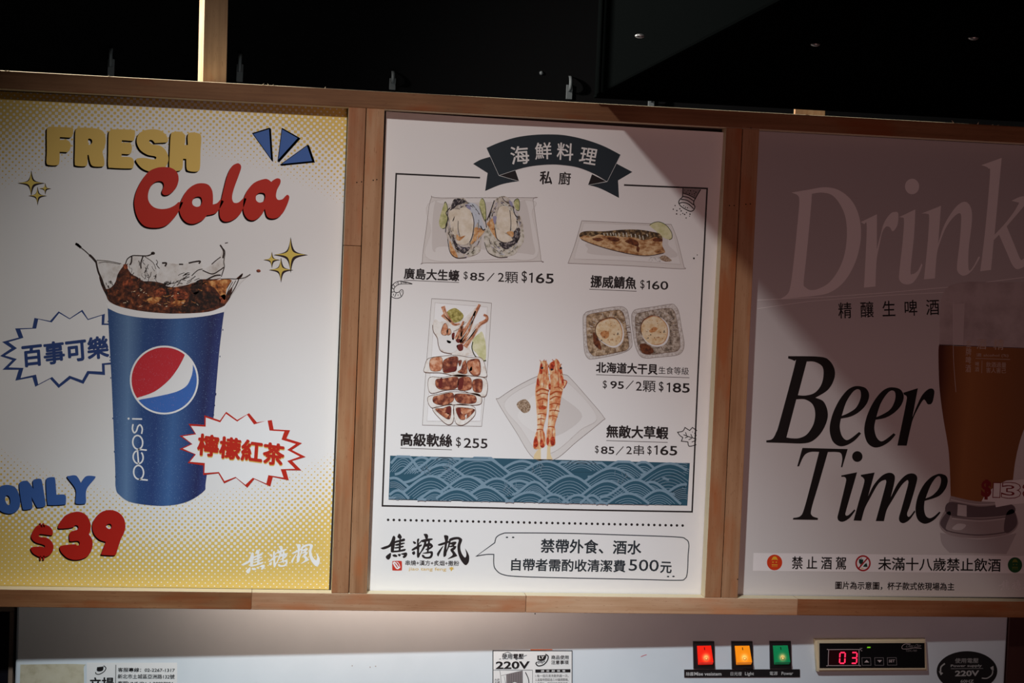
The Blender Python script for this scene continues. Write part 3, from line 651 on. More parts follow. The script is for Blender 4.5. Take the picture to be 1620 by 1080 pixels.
for x_, y_ in ((145, 292), (122, 340), (168, 358), (165, 402), (207, 335), (224, 362), (215, 411), (245, 395), (268, 408), (293, 385), (338, 405), (332, 432), (288, 455), (255, 295), (278, 315), (305, 322), (268, 92), (288, 118), (312, 95), (343, 98), (330, 135), (385, 102), (412, 118), (363, 145), (395, 138), (393, 165)):
    a.fill(K_ink, 2, ell(*z.p(x_, y_), random.uniform(.7, 1.2) if y_ != 985 else 1.5, None, 0, 8))
a.build('doodle_pepper', P2, 'pepper grains falling from the doodled shaker')['kind'] = 'stuff'
for x_, y_ in ((390, 985), (433, 940)): a = Art(s2); a.fill(K_ink, 2, ell(*z.p(x_, y_), 1.5 if x_ < 400 else .8, None, 0, 8)); a.build('paper_speck', P2)
z = Zm(930, 660, 8.757); a = Art(s2)
a.line(K_ink, 1, z('1512,185c 1448,140c 1410,182c 1345,140c 1315,190 1243,205c 1275,250 1315,278c 1295,330c 1350,335 1385,340c 1395,390 1420,400 1503,378c', False), 1.4)
for s_ in ('1505,300 1400,268 1325,240', '1352,205 1372,262', '1385,268 1345,285', '1425,232 1450,285', '1440,290 1395,310', '1500,318 1438,342', '1475,215 1505,255', '1445,200 1455,205'): a.line(K_ink, 1, z(s_, False), 1.3)
a.build('doodle_leaf', P2, 'small line doodle of a leaf')

# ---- wave band
K_w0 = mat('wave_deep_teal', (38, 84, 104), 0.5); K_w1 = mat('wave_pale_blue', (120, 148, 166), 0.5)
TLw, TRw, BLw, BRw = (617.2, 720.4), (1091.3, 732.2), (614.7, 790.2), (1087.3, 799.6)
def wv(u, v):   # u 0..6.8, v 0..1 (down)
    u /= 6.8; v = min(1, max(0, v)); u = min(1, max(0, u))
    x = (TLw[0]*(1-u) + TRw[0]*u)*(1-v) + (BLw[0]*(1-u) + BRw[0]*u)*v; y = (TLw[1]*(1-u) + TRw[1]*u)*(1-v) + (BLw[1]*(1-u) + BRw[1]*u)*v
    return (x, y)
a = Art(s2); a.fill(K_w0, 1, [TLw, TRw, BRw, BLw]); lay = 2
def hump(cx, cy, w_, h, n, lay):
    """one wave: deep filled bell with a thick pale crest and thin pale lines inside"""
    def prof(k, sh): return [(cx + w_*t_/12*k, cy + sh + h*k*0.0 + h*(1 - (0.5 + 0.5*math.cos(math.pi*t_/12)))*1.0) for t_ in range(-12, 13)]
    out = prof(1, 0)
    L = [wv(u, v) for u, v in out if -0.6 < u < 7.4]
    if len(L) < 3: return
    def clip(P): return [(u, v) for u, v in P if 0 <= u <= 6.8 and v <= 1.0]
    base = clip(out)
    if len(base) >= 2: a.fill(K_w0, lay, [wv(*p) for p in base] + [wv(base[-1][0], 1.0 if h > .8 else min(1, base[-1][1] + .02)), wv(base[0][0], min(1, base[0][1] + .02))])
    for i in range(n):
        sh = 0 if i == 0 else 0.055 + i*h*0.125; k = 1 - i*0.045
        P = clip([(u, v) for u, v in [(cx + w_*t_/12*k, cy + sh + (h - i*h*.045)*(0.5 - 0.5*math.cos(math.pi*t_/12))) for t_ in range(-12, 13)] if v < cy + h*1.02])
        P = [p for p in P if p[1] > 0]
        if len(P) > 2: a.line(K_w1, lay + 1, [wv(*p) for p in P], 4.0 if i == 0 else 1.05)
# rows from back to front; x measured in units of 70 photo px
for cx, cy, w_, h, n in ((.72, .02, .6, .4, 6), (5.75, .0, .6, .4, 6), (.30, -.05, .55, .45, 5), (1.25, -.12, .75, .42, 6), (2.1, -.06, .75, .42, 5), (3.0, .05, .9, .4, 6), (4.35, -.15, .9, .40, 6), (5.3, -.02, .8, .4, 6), (6.6, -.1, .9, .4, 6),
        (3.55, .04, 1.05, .50, 8), (2.0, -.05, 1.25, .62, 9), (6.35, .02, 1.15, .6, 9), (1.2, .18, .9, .42, 9), (5.05, .16, .95, .45, 9),
        (3.0, .27, .95, .45, 8), (.1, .5, .55, .3, 5), (1.9, .46, .5, .25, 5), (2.95, .5, .7, .3, 6), (5.95, .46, .55, .28, 5), (4.1, .36, 1.0, .55, 9),
        (.95, .44, .95, .52, 9), (1.78, .43, .8, .42, 9), (2.45, .46, .8, .42, 8), (4.95, .46, .95, .52, 9), (5.6, .42, .8, .42, 9), (6.7, .5, .7, .36, 7),
        (3.3, .52, .5, .3, 5), (2.2, .66, .8, .42, 9), (6.15, .65, .75, .42, 9), (.2, .78, .45, .3, 5), (1.05, .76, .55, .3, 5), (3.2, .76, .9, .42, 9), (3.75, .80, .6, .3, 6), (4.3, .80, .6, .3, 6), (4.62, .8, .4, .26, 5),
        (1.55, .72, .95, .46, 9), (5.45, .74, .95, .46, 9), (.75, .97, .6, .25, 3), (2.75, .97, .6, .25, 3), (4.85, .96, .55, .25, 3)):
    hump(cx, cy, w_, h, n, lay); lay += 0.35
random.seed(9)
for bx, by in ((.85, .22), (2.75, .6), (3.35, .12), (5.25, .28), (4.0, .86), (1.3, .1)):
    for _ in range(9):
        u, v = bx + random.uniform(-.14, .16), by + random.uniform(-.08, .12)
        a.line(K_w1, lay + 1, [wv(u, v), wv(u + random.uniform(-.02, .05), v + .05), wv(u + random.uniform(-.05, .08), v + .11)], .7)
a.build('wave_band', P2, 'dark teal band of overlapping pale wave lines')
a = Art(s2)
for i in range(53): a.fill(K_ink, 1, ell(614.0 + (1079.9 - 614.0)*i/52, 822 + 9*i/52, 2.05, None, 0, 12))
dl = a.build('dotted_line', P2)

# ---- emblem and speech bubble
a = Art(s2)
for i, L in enumerate(BRUSH): a.fill(K_ink, 1 + .05*i, L)
em = a.build('brush_emblem', P2, 'black brush-written Chinese shop emblem')
z = Zm(595, 835, 9); a = Art(s2)
K_seal = mat('seal_red_ink', (196, 52, 36), 0.5); K_gold = mat('gold_ink', (212, 176, 84), 0.5)
a.fill(K_seal, 1, z('248,470 350,468 367,485 367,588 350,604 248,604 231,590 231,488'))
a.fill(K_white, 2, z('238,500 262,478 290,500 320,545 345,552 330,575 300,585 270,560')).fill(K_seal, 3, z('258,500 275,508 310,560 295,560')).line(K_white, 2, z('290,480 320,500 338,545', False), 1.0)
a.build('seal_mark', em, 'red square seal')
a = Art(s2); a.text(K_ink, 1, '串燒+漢方+炙烟+撒粉', z.q(420, 458, 1182, 466, 418, 530), 0.012)
a.text(K_gold, 1, 'jiao tang feng', z.q(466, 556, 1002, 562, 462, 616), 0.006)
a.fill(K_gold, 1, z.poly('1065,612 1060,590 1035,580 1055,572 1040,555 1065,562 1072,542 1082,562 1105,550 1092,572 1115,582 1088,590 1075,612')); a.build('emblem_lettering', em)
z = Zm(745, 835, 4.563); a = Art(s2)
K_bub = mat('bubble_line_ink', (52, 60, 66), 0.5)
a.line(K_bub, 1, z('38,203c 172,106c 185,65 230,40 300,35 700,38 1100,50 1480,64 1550,80 1573,115 1568,200 1562,320 1545,365 1490,377 1200,370 700,360 350,350 230,335 180,300 165,260 165,190c 120,190 80,195'), 1.6, True)
bb = a.build('speech_bubble', P2, 'outlined speech bubble with a pointed tail')
K_slate = mat('slate_ink', (36, 46, 52), 0.5); a = Art(s2)
a.text(K_slate, 1, '禁帶外食、酒水', z.q(508, 78, 1230, 92, 505, 176), 0.016) ; a.build('bubble_lettering', bb); a = Art(s2); a.text(K_slate, 1, '自帶者需酌收清潔費', z.q(294, 220, 1115, 232, 291, 306), 0.016)
a.build('bubble_lettering', bb); a = Art(s2); a.text(K_slate, 1, '500', z.q(1142, 225, 1358, 230, 1138, 308), 0.006); a.build('bubble_lettering', bb); a = Art(s2); a.text(K_slate, 1, '元', z.q(1370, 243, 1449, 246, 1367, 322), 0.016)
a.build('bubble_lettering', bb); a = Art(s2)
for pr_ in (((260, 67), (305, 67)), ((1423, 350), (1462, 349))):
    a = Art(s2)
    for x_, y_ in pr_: a.fill(K_slate, 1, ell(*z.p(x_, y_), 2, 1.2, 0, 10))
    a.build('quote_dots', bb)

# ---- painted dishes
K_pl = mat('plate_grey_wash', (218, 215, 212), 0.5); K_pl2 = mat('plate_inner_wash', (225, 223, 221), 0.5); K_pl3 = mat('plate_shade_wash', (211, 207, 204), 0.5); K_pll = mat('plate_line', (140, 130, 126), 0.5)
K_plw = mat('plate_bright_wash', (230, 229, 227), 0.5)
def plate(a, zz, out, inn, well=None, wash=True):
    if wash: a.fill(K_pl, 1, zz(out))
    else: a.fill(K_plw, 1, zz(out))
    a.fill(K_pl2 if wash else K_white, 2, zz(inn))
    if well: a.fill(K_pl3 if wash else K_plw, 3, zz(well))
    a.line(K_pll, 4, zz(out), .6, True); a.line(K_pl3, 4, zz(inn), .7, True)
K_cuc = blotchy('cucumber_wash', [(0.35, (150, 156, 96)), (0.55, (196, 196, 142)), (0.7, (214, 212, 168))], 160); K_green = mat('dark_green_line', (62, 72, 44), 0.5)
K_shell = blotchy('oyster_shell_wash', [(0.28, (40, 36, 40)), (0.38, (120, 108, 100)), (0.47, (196, 188, 174)), (0.60, (206, 200, 196)), (0.72, (150, 140, 158))], 200, (1, 1, .6))
K_shell2 = blotchy('oyster_shell_pale', [(0.28, (70, 70, 64)), (0.38, (158, 154, 136)), (0.52, (210, 206, 194)), (0.70, (222, 220, 214))], 200)
K_fl = blotchy('oyster_flesh_wash', [(0.35, (212, 200, 178)), (0.55, (228, 220, 204)), (0.7, (234, 229, 219))], 90); K_sh_d = mat('shell_black_wash', (34, 32, 38), 0.5); K_shm = blotchy('shell_mottled_black', [(0.34, (24, 22, 28)), (0.50, (60, 56, 62)), (0.60, (150, 142, 140)), (0.7, (206, 200, 194))], 330)
K_pur = mat('lilac_wash', (150, 148, 178), 0.5); K_or = blotchy('ochre_wash', [(0.35, (170, 108, 58)), (0.55, (214, 168, 116)), (0.7, (228, 200, 160))], 200); K_lb = mat('pale_blue_wash', (196, 204, 214), 0.5)
K_sql0 = mat('warm_grey_line', (120, 106, 92), 0.5)
z = Zm(660, 300, 7.714); a = Art(s2)
plate(a, z, '170,105 300,100 1380,98 1412,130 1460,480 1510,850 1480,872 800,885 120,892 62,870 110,480', '205,135 1360,128 1400,300 1462,810 1000,845 150,850 165,500', '215,160 350,170 1200,140 1330,165 1410,600 1430,780 1250,770 330,690 220,760 180,650')
for s_ in ('330,170 352,158 372,250 358,440 300,472 268,420 278,330', '790,105 830,180 838,380 800,330 758,180', '1180,150 1222,110 1247,150 1242,250 1200,235'): a.fill(K_cuc, 5, z(s_)); a.line(K_green, 6, z(s_)[:24], 1.0)
a.fill(K_shell, 6, z('455,112 560,103 605,140 650,190 740,190 790,370 832,500 785,580 770,740 700,800 580,828 480,832 405,780 370,600 345,520 350,430 378,350 352,280 400,220 430,150'))
a.fill(K_lb, 7, z('620,160 735,192 790,370 826,470 770,480 740,400 690,460 670,330 640,240')).fill(K_pur, 8, z('585,180 640,190 652,240 610,225')).fill(K_shm, 7, z('440,130 500,106 600,140 560,166 470,200 410,235'))
a.fill(K_or, 8, z('700,465 770,470 820,500 780,560 700,640 648,660 690,560')).fill(K_or, 8, z('395,620 430,690 480,780 490,828 410,775')).fill(K_shm, 8, z('440,560 485,660 560,700 640,700 620,745 560,782 470,705 440,640'))
a.fill(K_shell2, 8, z('640,745 720,700 770,735 720,790 640,800 590,770'))
a.fill(K_fl, 9, z('390,270 480,238 520,262 502,400 480,545 440,542 405,430')).fill(K_fl, 10, z('520,235 600,222 660,280 690,400 672,560 622,650 545,672 478,642 520,580 500,500 502,380'))
a.fill(K_or, 11, z('482,545 520,575 585,560 520,620 478,600'))
a.fill(K_shell2, 6, z('1035,78 1110,98 1162,170 1182,240 1262,330 1292,450 1300,620 1235,720 1180,792 1000,826 900,790 830,700 818,560 860,420 900,250 940,130'))
a.fill(K_shell, 7, z('1035,78 1110,98 1160,165 1150,210 1080,160 1010,200 970,300 870,400 905,240 945,130')).fill(K_shell, 7, z('1180,240 1262,330 1292,460 1230,460 1190,330'))
a.fill(K_or, 8, z('850,410 930,350 945,470 975,600 920,540 870,450')).fill(K_shm, 8, z('1000,650 1120,620 1170,540 1185,490 1250,470 1245,600 1160,690 1070,727')).fill(K_pur, 9, z('925,330 968,330 950,420 930,390')).fill(K_pur, 9, z('1120,130 1160,160 1158,215 1130,180'))
a.fill(K_fl, 9, z('1138,255 1200,330 1217,430 1182,505 1148,440')).fill(K_fl, 9, z('958,480 1060,525 1160,600 1142,627 1060,642 980,605')).fill(K_fl, 10, z('1000,220 1080,198 1122,250 1142,400 1132,512 1060,522 978,460 968,350'))
a.fill(K_or, 11, z('1090,525 1135,505 1175,520 1160,580'))
for s_, w_ in (('345,520 350,430 378,350 352,280 400,220', 1.2), ('370,600 400,760 480,830 600,825', 1.0), ('500,380 498,470 520,575', .9), ('665,280 692,400 672,560 640,640', 1.2), ('820,640 850,740 900,790 1000,825 1100,820', .9), ('940,130 895,260 850,370', 1.4), ('945,470 975,600 1060,650', 1.3), ('1130,250 1142,400 1135,500', 1.0), ('1165,200 1190,300 1230,340', 1.4), ('520,110 470,190 400,250', 1.2), ('560,115 500,170 440,230', .9), ('770,440 800,490 830,480', 1.6), ('830,360 845,460', 1.2), ('730,250 760,300', .7), ('1030,80 1060,130 1120,170', 1.0)):
    a.line(K_sh_d, 12, z(s_, False), w_)
random.seed(17)
for cx_, cy_, rx_, ry_ in ((585, 470, 205, 330), (1060, 460, 215, 345)):
    for k in range(70):
        t_ = random.uniform(0, 6.283); k0 = random.uniform(.74, .97); k1 = k0 + random.uniform(-.05, .05); t2 = t_ + random.uniform(.08, .28)
        a.line(random.choice((K_sh_d, K_sh_d, K_sql0, K_pur, K_lb)), 9 if k0 < .85 else 8, [z.p(cx_ + rx_*k0*math.cos(t_), cy_ + ry_*k0*math.sin(t_)), z.p(cx_ + rx_*(k0+k1)/2*math.cos((t_+t2)/2), cy_ + ry_*(k0+k1)/2*math.sin((t_+t2)/2)), z.p(cx_ + rx_*k1*math.cos(t2), cy_ + ry_*k1*math.sin(t2))], random.uniform(.5, 1.5), False, (1.2, .3))
a.build('oyster_picture', P2, 'painted plate with two oysters')

K_fd = blotchy('grilled_skin_wash', [(0.32, (34, 24, 16)), (0.47, (76, 58, 38)), (0.58, (128, 104, 70)), (0.70, (186, 164, 128))], 220, (1, 1, 1)); K_fb = blotchy('grilled_fish_wash', [(0.30, (92, 50, 26)), (0.44, (166, 118, 74)), (0.56, (208, 174, 130)), (0.70, (222, 196, 158))], 130, (.8, 1, 1.3)); K_fbr = blotchy('browned_wash', [(0.35, (66, 28, 14)), (0.6, (120, 66, 36))], 240)
K_lem = blotchy('lemon_wash', [(0.35, (196, 196, 142)), (0.55, (216, 214, 172)), (0.7, (226, 222, 190))], 110); K_salt = blotchy('spice_wash', [(0.35, (108, 84, 64)), (0.5, (160, 136, 112)), (0.65, (196, 176, 156))], 600)
z = Zm(885, 335, 7.535); a = Art(s2)
plate(a, z, '265,105c 700,125 1330,150c 1400,330 1482,662c 1440,678 800,640 102,612c 180,400', '292,130c 700,145 1310,172c 1370,330 1440,625c 800,580 170,560c', '340,440 380,360 1200,300 1300,400 1380,540 800,530 370,500')
a.fill(K_lem, 5, z('1072,160 1120,130 1190,120 1270,160 1330,240 1338,310 1305,332 1210,290 1140,220')); a.line(K_green, 6, z('1072,160 1120,130 1190,120 1270,160 1330,240 1338,310 1305,332', False), 1.0)
a.fill(K_fb, 6, z('235,280 260,245 340,228 520,232 700,218 850,212 980,218 1120,240 1190,260 1225,310 1225,400 1256,470 1240,490 1120,515 1000,522 830,500 640,457 480,412 350,367 260,327'))
a.fill(K_fd, 7, z('235,285 260,245 340,228 520,232 700,216 850,210 980,216 1120,240 1195,262 1225,320 1205,345 1150,300 1060,325 990,335 930,315 850,300 760,300 700,285 600,290 480,270 380,295 300,280 250,300'))
for s_ in ('560,310 640,300 705,315 712,345 640,352', '780,352 850,322 920,345 945,380 930,412 860,390', '1110,325 1170,310 1222,325 1215,352 1130,352', '390,320 480,310 520,335 450,350', '930,410 955,430 940,480 915,450'): a.fill(K_fbr, 8, z(s_))
K_scale = mat('silver_scale_ink', (196, 192, 176), 0.5)
for x_, y_, h_ in ((525, 255, 30), (565, 250, 35), (605, 250, 35), (635, 248, 32), (665, 255, 42), (705, 252, 45), (755, 250, 46), (795, 248, 52), (850, 262, 42), (900, 262, 46), (950, 275, 50), (990, 285, 48), (1040, 262, 30)):
    a.line(K_scale, 9, z(f'{x_},{y_} {x_+6},{y_+h_*.5} {x_+10},{y_+h_}', False), 1.7)
a.line(K_sh_d, 9, z('260,327 350,367 480,412 640,457 830,500 1000,522 1120,515 1240,490', False), .9)
a.fill(K_salt, 7, z('1195,540 1250,518 1310,555 1332,582 1270,592 1210,570'))
random.seed(4)
for _ in range(26): a.fill(K_grey, 7, ell(*z.p(random.uniform(1060, 1210), random.uniform(540, 600)), .35, None, 0, 6))
a.build('mackerel_picture', P2, 'painted plate with grilled mackerel and lemon')

K_sq = blotchy('squid_white_wash', [(0.35, (214, 202, 190)), (0.5, (232, 228, 222)), (0.7, (238, 236, 232))], 110); K_sqo = blotchy('squid_orange_wash', [(0.33, (150, 78, 48)), (0.48, (198, 130, 94)), (0.62, (224, 180, 150))], 150); K_sqb = blotchy('squid_brown_wash', [(0.33, (78, 30, 22)), (0.47, (126, 62, 44)), (0.6, (186, 116, 82)), (0.72, (214, 168, 140))], 160)
K_must = blotchy('mustard_wash', [(0.35, (112, 100, 40)), (0.55, (176, 164, 92)), (0.7, (206, 196, 132))], 300); K_sql = mat('squid_line', (104, 76, 62), 0.5); K_red_d = mat('dark_red_wash', (104, 34, 28), 0.5)
z = Zm(660, 465, 4.908); a = Art(s2)
plate(a, z, '112,35c 345,48 577,70c 545,560 500,1026c 270,1022 40,1016c 70,560', '138,66c 545,100c 520,560 492,985c 75,985c 105,560', None, False)
a.fill(K_must, 5, z('230,140 265,115 305,112 358,160 345,200 300,222 262,212 235,180')); a.fill(K_lem, 5, z('430,355 480,305 505,295 530,380 532,500 500,510 460,460 428,420')); a.line(K_green, 6, z('432,370 425,420 450,480 500,515 535,515', False), 1.7)
a.fill(K_sq, 6, z('120,240 140,195 175,215 230,205 290,235 360,190 420,135 470,95 440,230 520,195 545,185 500,250 430,340 410,420 440,470 330,482 260,465 190,440 165,370 150,340 125,290'))
for s_, w_ in (('200,95 215,140 240,185 285,235 330,230', 4), ('195,160 225,190 260,215', 3.4), ('320,370 360,300 400,240 440,170 485,80', 5.5), ('330,380 385,310 420,230 450,130', 4), ('300,350 340,260 360,210', 3.6), ('370,410 430,320 480,240 535,205 540,175 515,160', 4.6), ('345,380 410,330 450,270', 3.2), ('350,250 340,330', 3)):
    a.line(K_sqo, 7, z(s_, False), w_*1.5, False, (1.1, .5)); a.line(K_sql, 8, shift(z(s_, False), 1.3, .6), .6)
a.line(K_sq, 8, z('360,390 420,310 480,225', False), 1.2).line(K_sq, 8, z('330,360 390,280 440,170', False), 1.0)
for s_ in ('185,290 205,235 225,230 240,280 225,318 195,315', '230,280 255,270 262,305 235,318'): a.fill(K_sqo, 8, z(s_)); a.line(K_sql, 9, z(s_), .6, True)
a.fill(K_red_d, 8, z('305,400 350,388 355,430 325,440')).fill(K_red_d, 8, z('268,310 290,300 285,350 272,352')).fill(K_pur, 8, z('230,358 262,368 255,382 235,376')).fill(K_red_d, 8, z('300,352 335,350 325,378 305,372'))
a.fill(K_plw, 8, z('165,330 250,325 310,380 300,440 250,455 185,425 165,380'))
a.line(K_sql, 9, z('120,240 125,290 155,340 165,400 190,445 270,465', False), 1.1).line(K_sql, 9, z('280,290 330,265 380,215', False), .6)
rows4 = [('58,560 75,510 110,492 200,480 310,475 400,490 500,498 535,600 530,642 420,632 320,640 190,612 60,605', ['102,505 180,488 197,530 180,592 105,590', '208,512 312,486 302,580 265,605 203,605', '318,520 345,515 330,560', '355,530 378,520 384,615 316,606 340,580', '392,520 480,508 487,622 430,628 395,580']),
 ('92,650 200,645 310,625 420,635 535,662 530,790 430,775 330,742 220,745 100,765', ['145,665 200,655 312,645 305,728 200,742 148,720', '324,655 410,648 417,735 320,742', '433,670 502,665 497,757 437,750']),
 ('82,800 180,772 280,755 380,765 485,780 492,850 390,862 290,858 200,865 110,880', ['125,800 165,785 272,765 277,830 200,862 128,842', '298,775 440,785 452,842 360,850 303,830']),
 ('118,890 190,870 275,858 280,980 240,1012 180,970', ['140,892 200,885 260,872 252,968 195,945']), ('290,862 430,868 452,920 420,970 350,1016 295,990', ['306,882 430,890 442,910 385,965 345,975 318,950'])]
random.seed(2)
for s_, pt in rows4:
    a.fill(K_sq, 9, z(s_)); a.line(K_sql, 12, z(s_), .65, True)
    for k, p_ in enumerate(pt): a.fill(K_sqo if k in (0,) and len(pt) > 3 else K_sqb, 10, z(p_)); a.line(K_sql, 11, z(p_), .5, True)
for s_ in ('215,590 300,560 295,600 210,605', '175,660 195,655 190,725 165,720', '320,665 360,655 350,730 322,735', '400,600 420,560 425,590', '230,880 258,876 250,930 225,920', '310,890 335,885 330,950 312,930'): a.fill(K_red_d, 11, z(s_))
a.fill(K_sqo, 11, z('385,535 470,520 482,612 435,620 400,580'))
for s_ in ('345,900 430,892 400,920 350,930', '200,930 245,925 230,960'): a.fill(K_sqo, 11, z(s_))
a.fill(K_sq, 12, z('370,945 385,935 375,990 360,985 375,965')); a.build('squid_picture', P2, 'painted long plate with sliced grilled squid')

K_foil = blotchy('foil_brown_wash', [(0.30, (74, 58, 44)), (0.44, (140, 116, 90)), (0.56, (190, 166, 136)), (0.70, (216, 204, 188))], 180); K_foil2 = blotchy('foil_grey_wash', [(0.30, (66, 58, 52)), (0.44, (132, 118, 104)), (0.56, (184, 172, 158)), (0.70, (214, 208, 200))], 200)
K_rim = blotchy('foil_rim_wash', [(0.35, (176, 168, 162)), (0.55, (212, 208, 204)), (0.7, (224, 222, 220))], 300); K_sc = blotchy('scallop_wash', [(0.33, (206, 170, 122)), (0.5, (226, 204, 166)), (0.65, (232, 218, 190))], 130); K_scb = blotchy('scallop_brown_wash', [(0.35, (176, 112, 62)), (0.6, (206, 152, 100))], 300)
z = Zm(910, 470, 8.526); a = Art(s2)
for out, inn, fo, sc, br in (('105,280 130,220 180,188 380,150 600,125 680,152 715,220 745,420 768,630 735,700 650,745 480,790 240,832 170,820 125,730 110,520', '150,300 180,240 260,215 560,172 630,195 660,250 690,400 722,630 690,710 560,745 300,792 215,765 165,650', K_foil, '275,430 300,365 360,315 450,285 540,290 600,350 632,440 635,520 610,600 535,655 450,645 345,580 290,510', '340,480 390,450 450,470 450,530 400,560 350,520'),
        ('758,260 785,190 840,160 1050,130 1290,92 1350,120 1395,200 1430,400 1468,620 1440,735 1350,785 1100,810 960,822 870,785 805,640 770,420', '808,300 830,240 870,210 1200,150 1310,165 1355,250 1385,420 1412,600 1380,718 1200,750 1000,772 890,740 835,600', K_foil2, '888,410 910,340 965,285 1060,250 1160,288 1235,380 1245,510 1190,615 1080,645 970,600 905,510', '1000,450 1060,400 1110,420 1080,460 1020,475')):
    a.fill(K_rim, 1, z(out)).line(K_pll, 2, z(out), .7, True).fill(fo, 2, z(inn)).line(K_sql, 3, z(inn), .6, True)
    c = z.p(*((455, 480) if fo is K_foil else (1080, 450)))
    random.seed(21)
    for k in range(44):
        t_ = random.uniform(0, 6.28); d_ = (math.cos(t_), math.sin(t_)); r0 = random.uniform(24, 29); r1 = r0 + random.uniform(3, 9)
        r0, r1 = min(r0, 27), min(r1, 33) ; a.line(random.choice((K_rim, K_foil, K_sql)), 3, [(c[0] + d_[0]*r0*1.05, c[1] + d_[1]*r0), (c[0] + d_[0]*r1*1.05, c[1] + d_[1]*r1)], random.uniform(.4, .9))
    a.fill(K_plw, 4, grow(z(sc), 1.07, 1, 1)).fill(K_fbr, 4, grow(z(sc), 1.03, -.6, -.8)).fill(K_sc, 5, z(sc)).line(K_scb, 6, grow(z(sc), .97)[10:50], 1.0).fill(K_scb, 6, z(br))
    for k in range(34):
        t_ = random.uniform(0, 6.28); r_ = 19*math.sqrt(random.random()); a.fill(random.choice((K_sh_d, K_fbr, K_scb)), 7, ell(c[0] + math.cos(t_)*r_, c[1] + math.sin(t_)*r_, random.uniform(.35, 1.0), None, 0, 6))
a.fill(K_fbr, 4, z('240,480 275,500 330,600 350,700 300,680 250,620')).fill(K_fbr, 4, z('870,640 960,630 1060,720 1000,770 900,740')); a.build('scallop_picture', P2, 'two painted foil trays each with one scallop')

K_pr1 = blotchy('prawn_wash', [(0.33, (196, 92, 48)), (0.48, (220, 160, 112)), (0.60, (232, 200, 160)), (0.72, (236, 220, 196))], 130, (1, 1, .8)); K_prr = blotchy('prawn_red_wash', [(0.35, (126, 28, 18)), (0.5, (186, 62, 30)), (0.65, (214, 110, 66))], 240); K_prl = mat('prawn_line', (180, 84, 40), 0.5); K_stick = mat('skewer_wash', (226, 204, 160), 0.5)
z = Zm(780, 560, 6.172); a = Art(s2)
plate(a, z, '42,460 65,425 240,310 440,212 560,195 700,200 760,240 920,420 1078,610 1060,655 820,850 600,1026 395,1012 220,750', '110,470 440,260 690,250 1010,600 850,740 600,950 430,940 270,720', '620,430 700,440 870,610 640,790 540,740', True)
a.fill(K_plw, 3, z('240,600 420,400 440,700 400,760'))
a.fill(K_salt, 5, z('230,490 260,455 320,442 365,500 352,555 300,573 250,530'))
a.fill(K_stick, 5, z('395,1024c 405,975 465,900c 467,1025c')).fill(K_stick, 5, z('523,1026c 530,880c 560,875c 560,970 582,1025c')).fill(K_plw, 5, z('467,1025c 465,900c 530,880c 523,1026c'))
a.fill(K_pr1, 6, z('460,80 490,65 525,75 538,160 545,230 560,300 540,360 532,470 520,600 490,740 515,850 490,912 400,922 395,850 430,740 425,560 412,370 430,230 450,160'))
a.fill(K_pr1, 6, z('545,105 590,65 630,52 668,130 690,240 718,270 688,330 665,420 640,560 600,715 605,880 522,882 530,740 545,560 550,400 560,330 555,200'))
for s_ in ('395,850 430,745 490,742 515,850 490,912 440,890 400,922', '522,800 535,715 600,715 607,800 600,882 560,860 525,885'): a.fill(K_pr1, 7, z(s_))
for s_ in ('395,850 420,800 440,880 400,915', '460,840 480,830 500,900 465,905', '525,815 550,830 540,880 522,880', '560,820 600,810 600,880 565,885', '425,270 440,230 450,300 430,320', '660,200 685,240 690,300 672,290', '540,300 560,290 560,340 545,340', '450,520 515,510 510,535 450,535', '460,110 475,90 480,180 450,185', '560,90 600,75 590,150 560,150', '640,150 665,160 660,200'): a.fill(K_prr, 8, z(s_))
for s_, w_ in (('418,370 470,338 545,358', 2.4), ('425,405 480,380 538,392', 1.6), ('430,455 485,432 530,448', 1.8), ('440,520 485,508 520,520', 2.6), ('435,585 480,578 515,588', 1.5), ('435,635 470,628 500,635', 1.5), ('430,690 460,685 490,692', 1.2), ('425,738 455,733 488,740', 1.7), ('555,395 610,365 672,372', 2.6), ('555,440 605,412 660,420', 1.8), ('550,492 600,478 655,488', 1.6), ('548,552 590,545 645,556', 1.5), ('545,605 585,600 628,612', 1.5), ('535,708 565,705 600,712', 1.7), ('595,325 640,320 675,345', 1.2)): a.line(K_prl, 9, z(s_, False), w_)
for s_, w_ in (('497,190 492,320', .9), ('515,90 520,200', 1.2), ('480,90 478,190', .8), ('630,60 640,320', .9), ('600,80 610,180', .8), ('485,440 480,510', .9), ('470,590 465,690', .7), ('460,745 470,840', 1.0), ('430,760 425,850', .9), ('490,760 500,850', .9), ('545,730 540,830', .9), ('575,730 580,830', .9), ('585,610 575,650', .8), ('630,480 600,560', .7), ('685,250 720,268 690,330', 1.2), ('650,110 675,200', 1.0), ('540,110 560,150', 1.0)): a.line(K_prr, 9, z(s_, False), w_)
for x_, y_ in ((478, 134), (572, 148), (660, 136)): a.fill(K_sh_d, 10, ell(*z.p(x_, y_), 2.2, 1.6, -30, 10))
for s_ in ('470,85 455,55', '490,75 500,50', '515,80 518,55', '600,70 575,50', '630,58 610,45', '655,110 668,92', '540,130 535,95'): a.line(K_prl, 8, z(s_, False), .8)
a.build('prawn_picture', P2, 'painted square plate with two grilled prawn skewers')
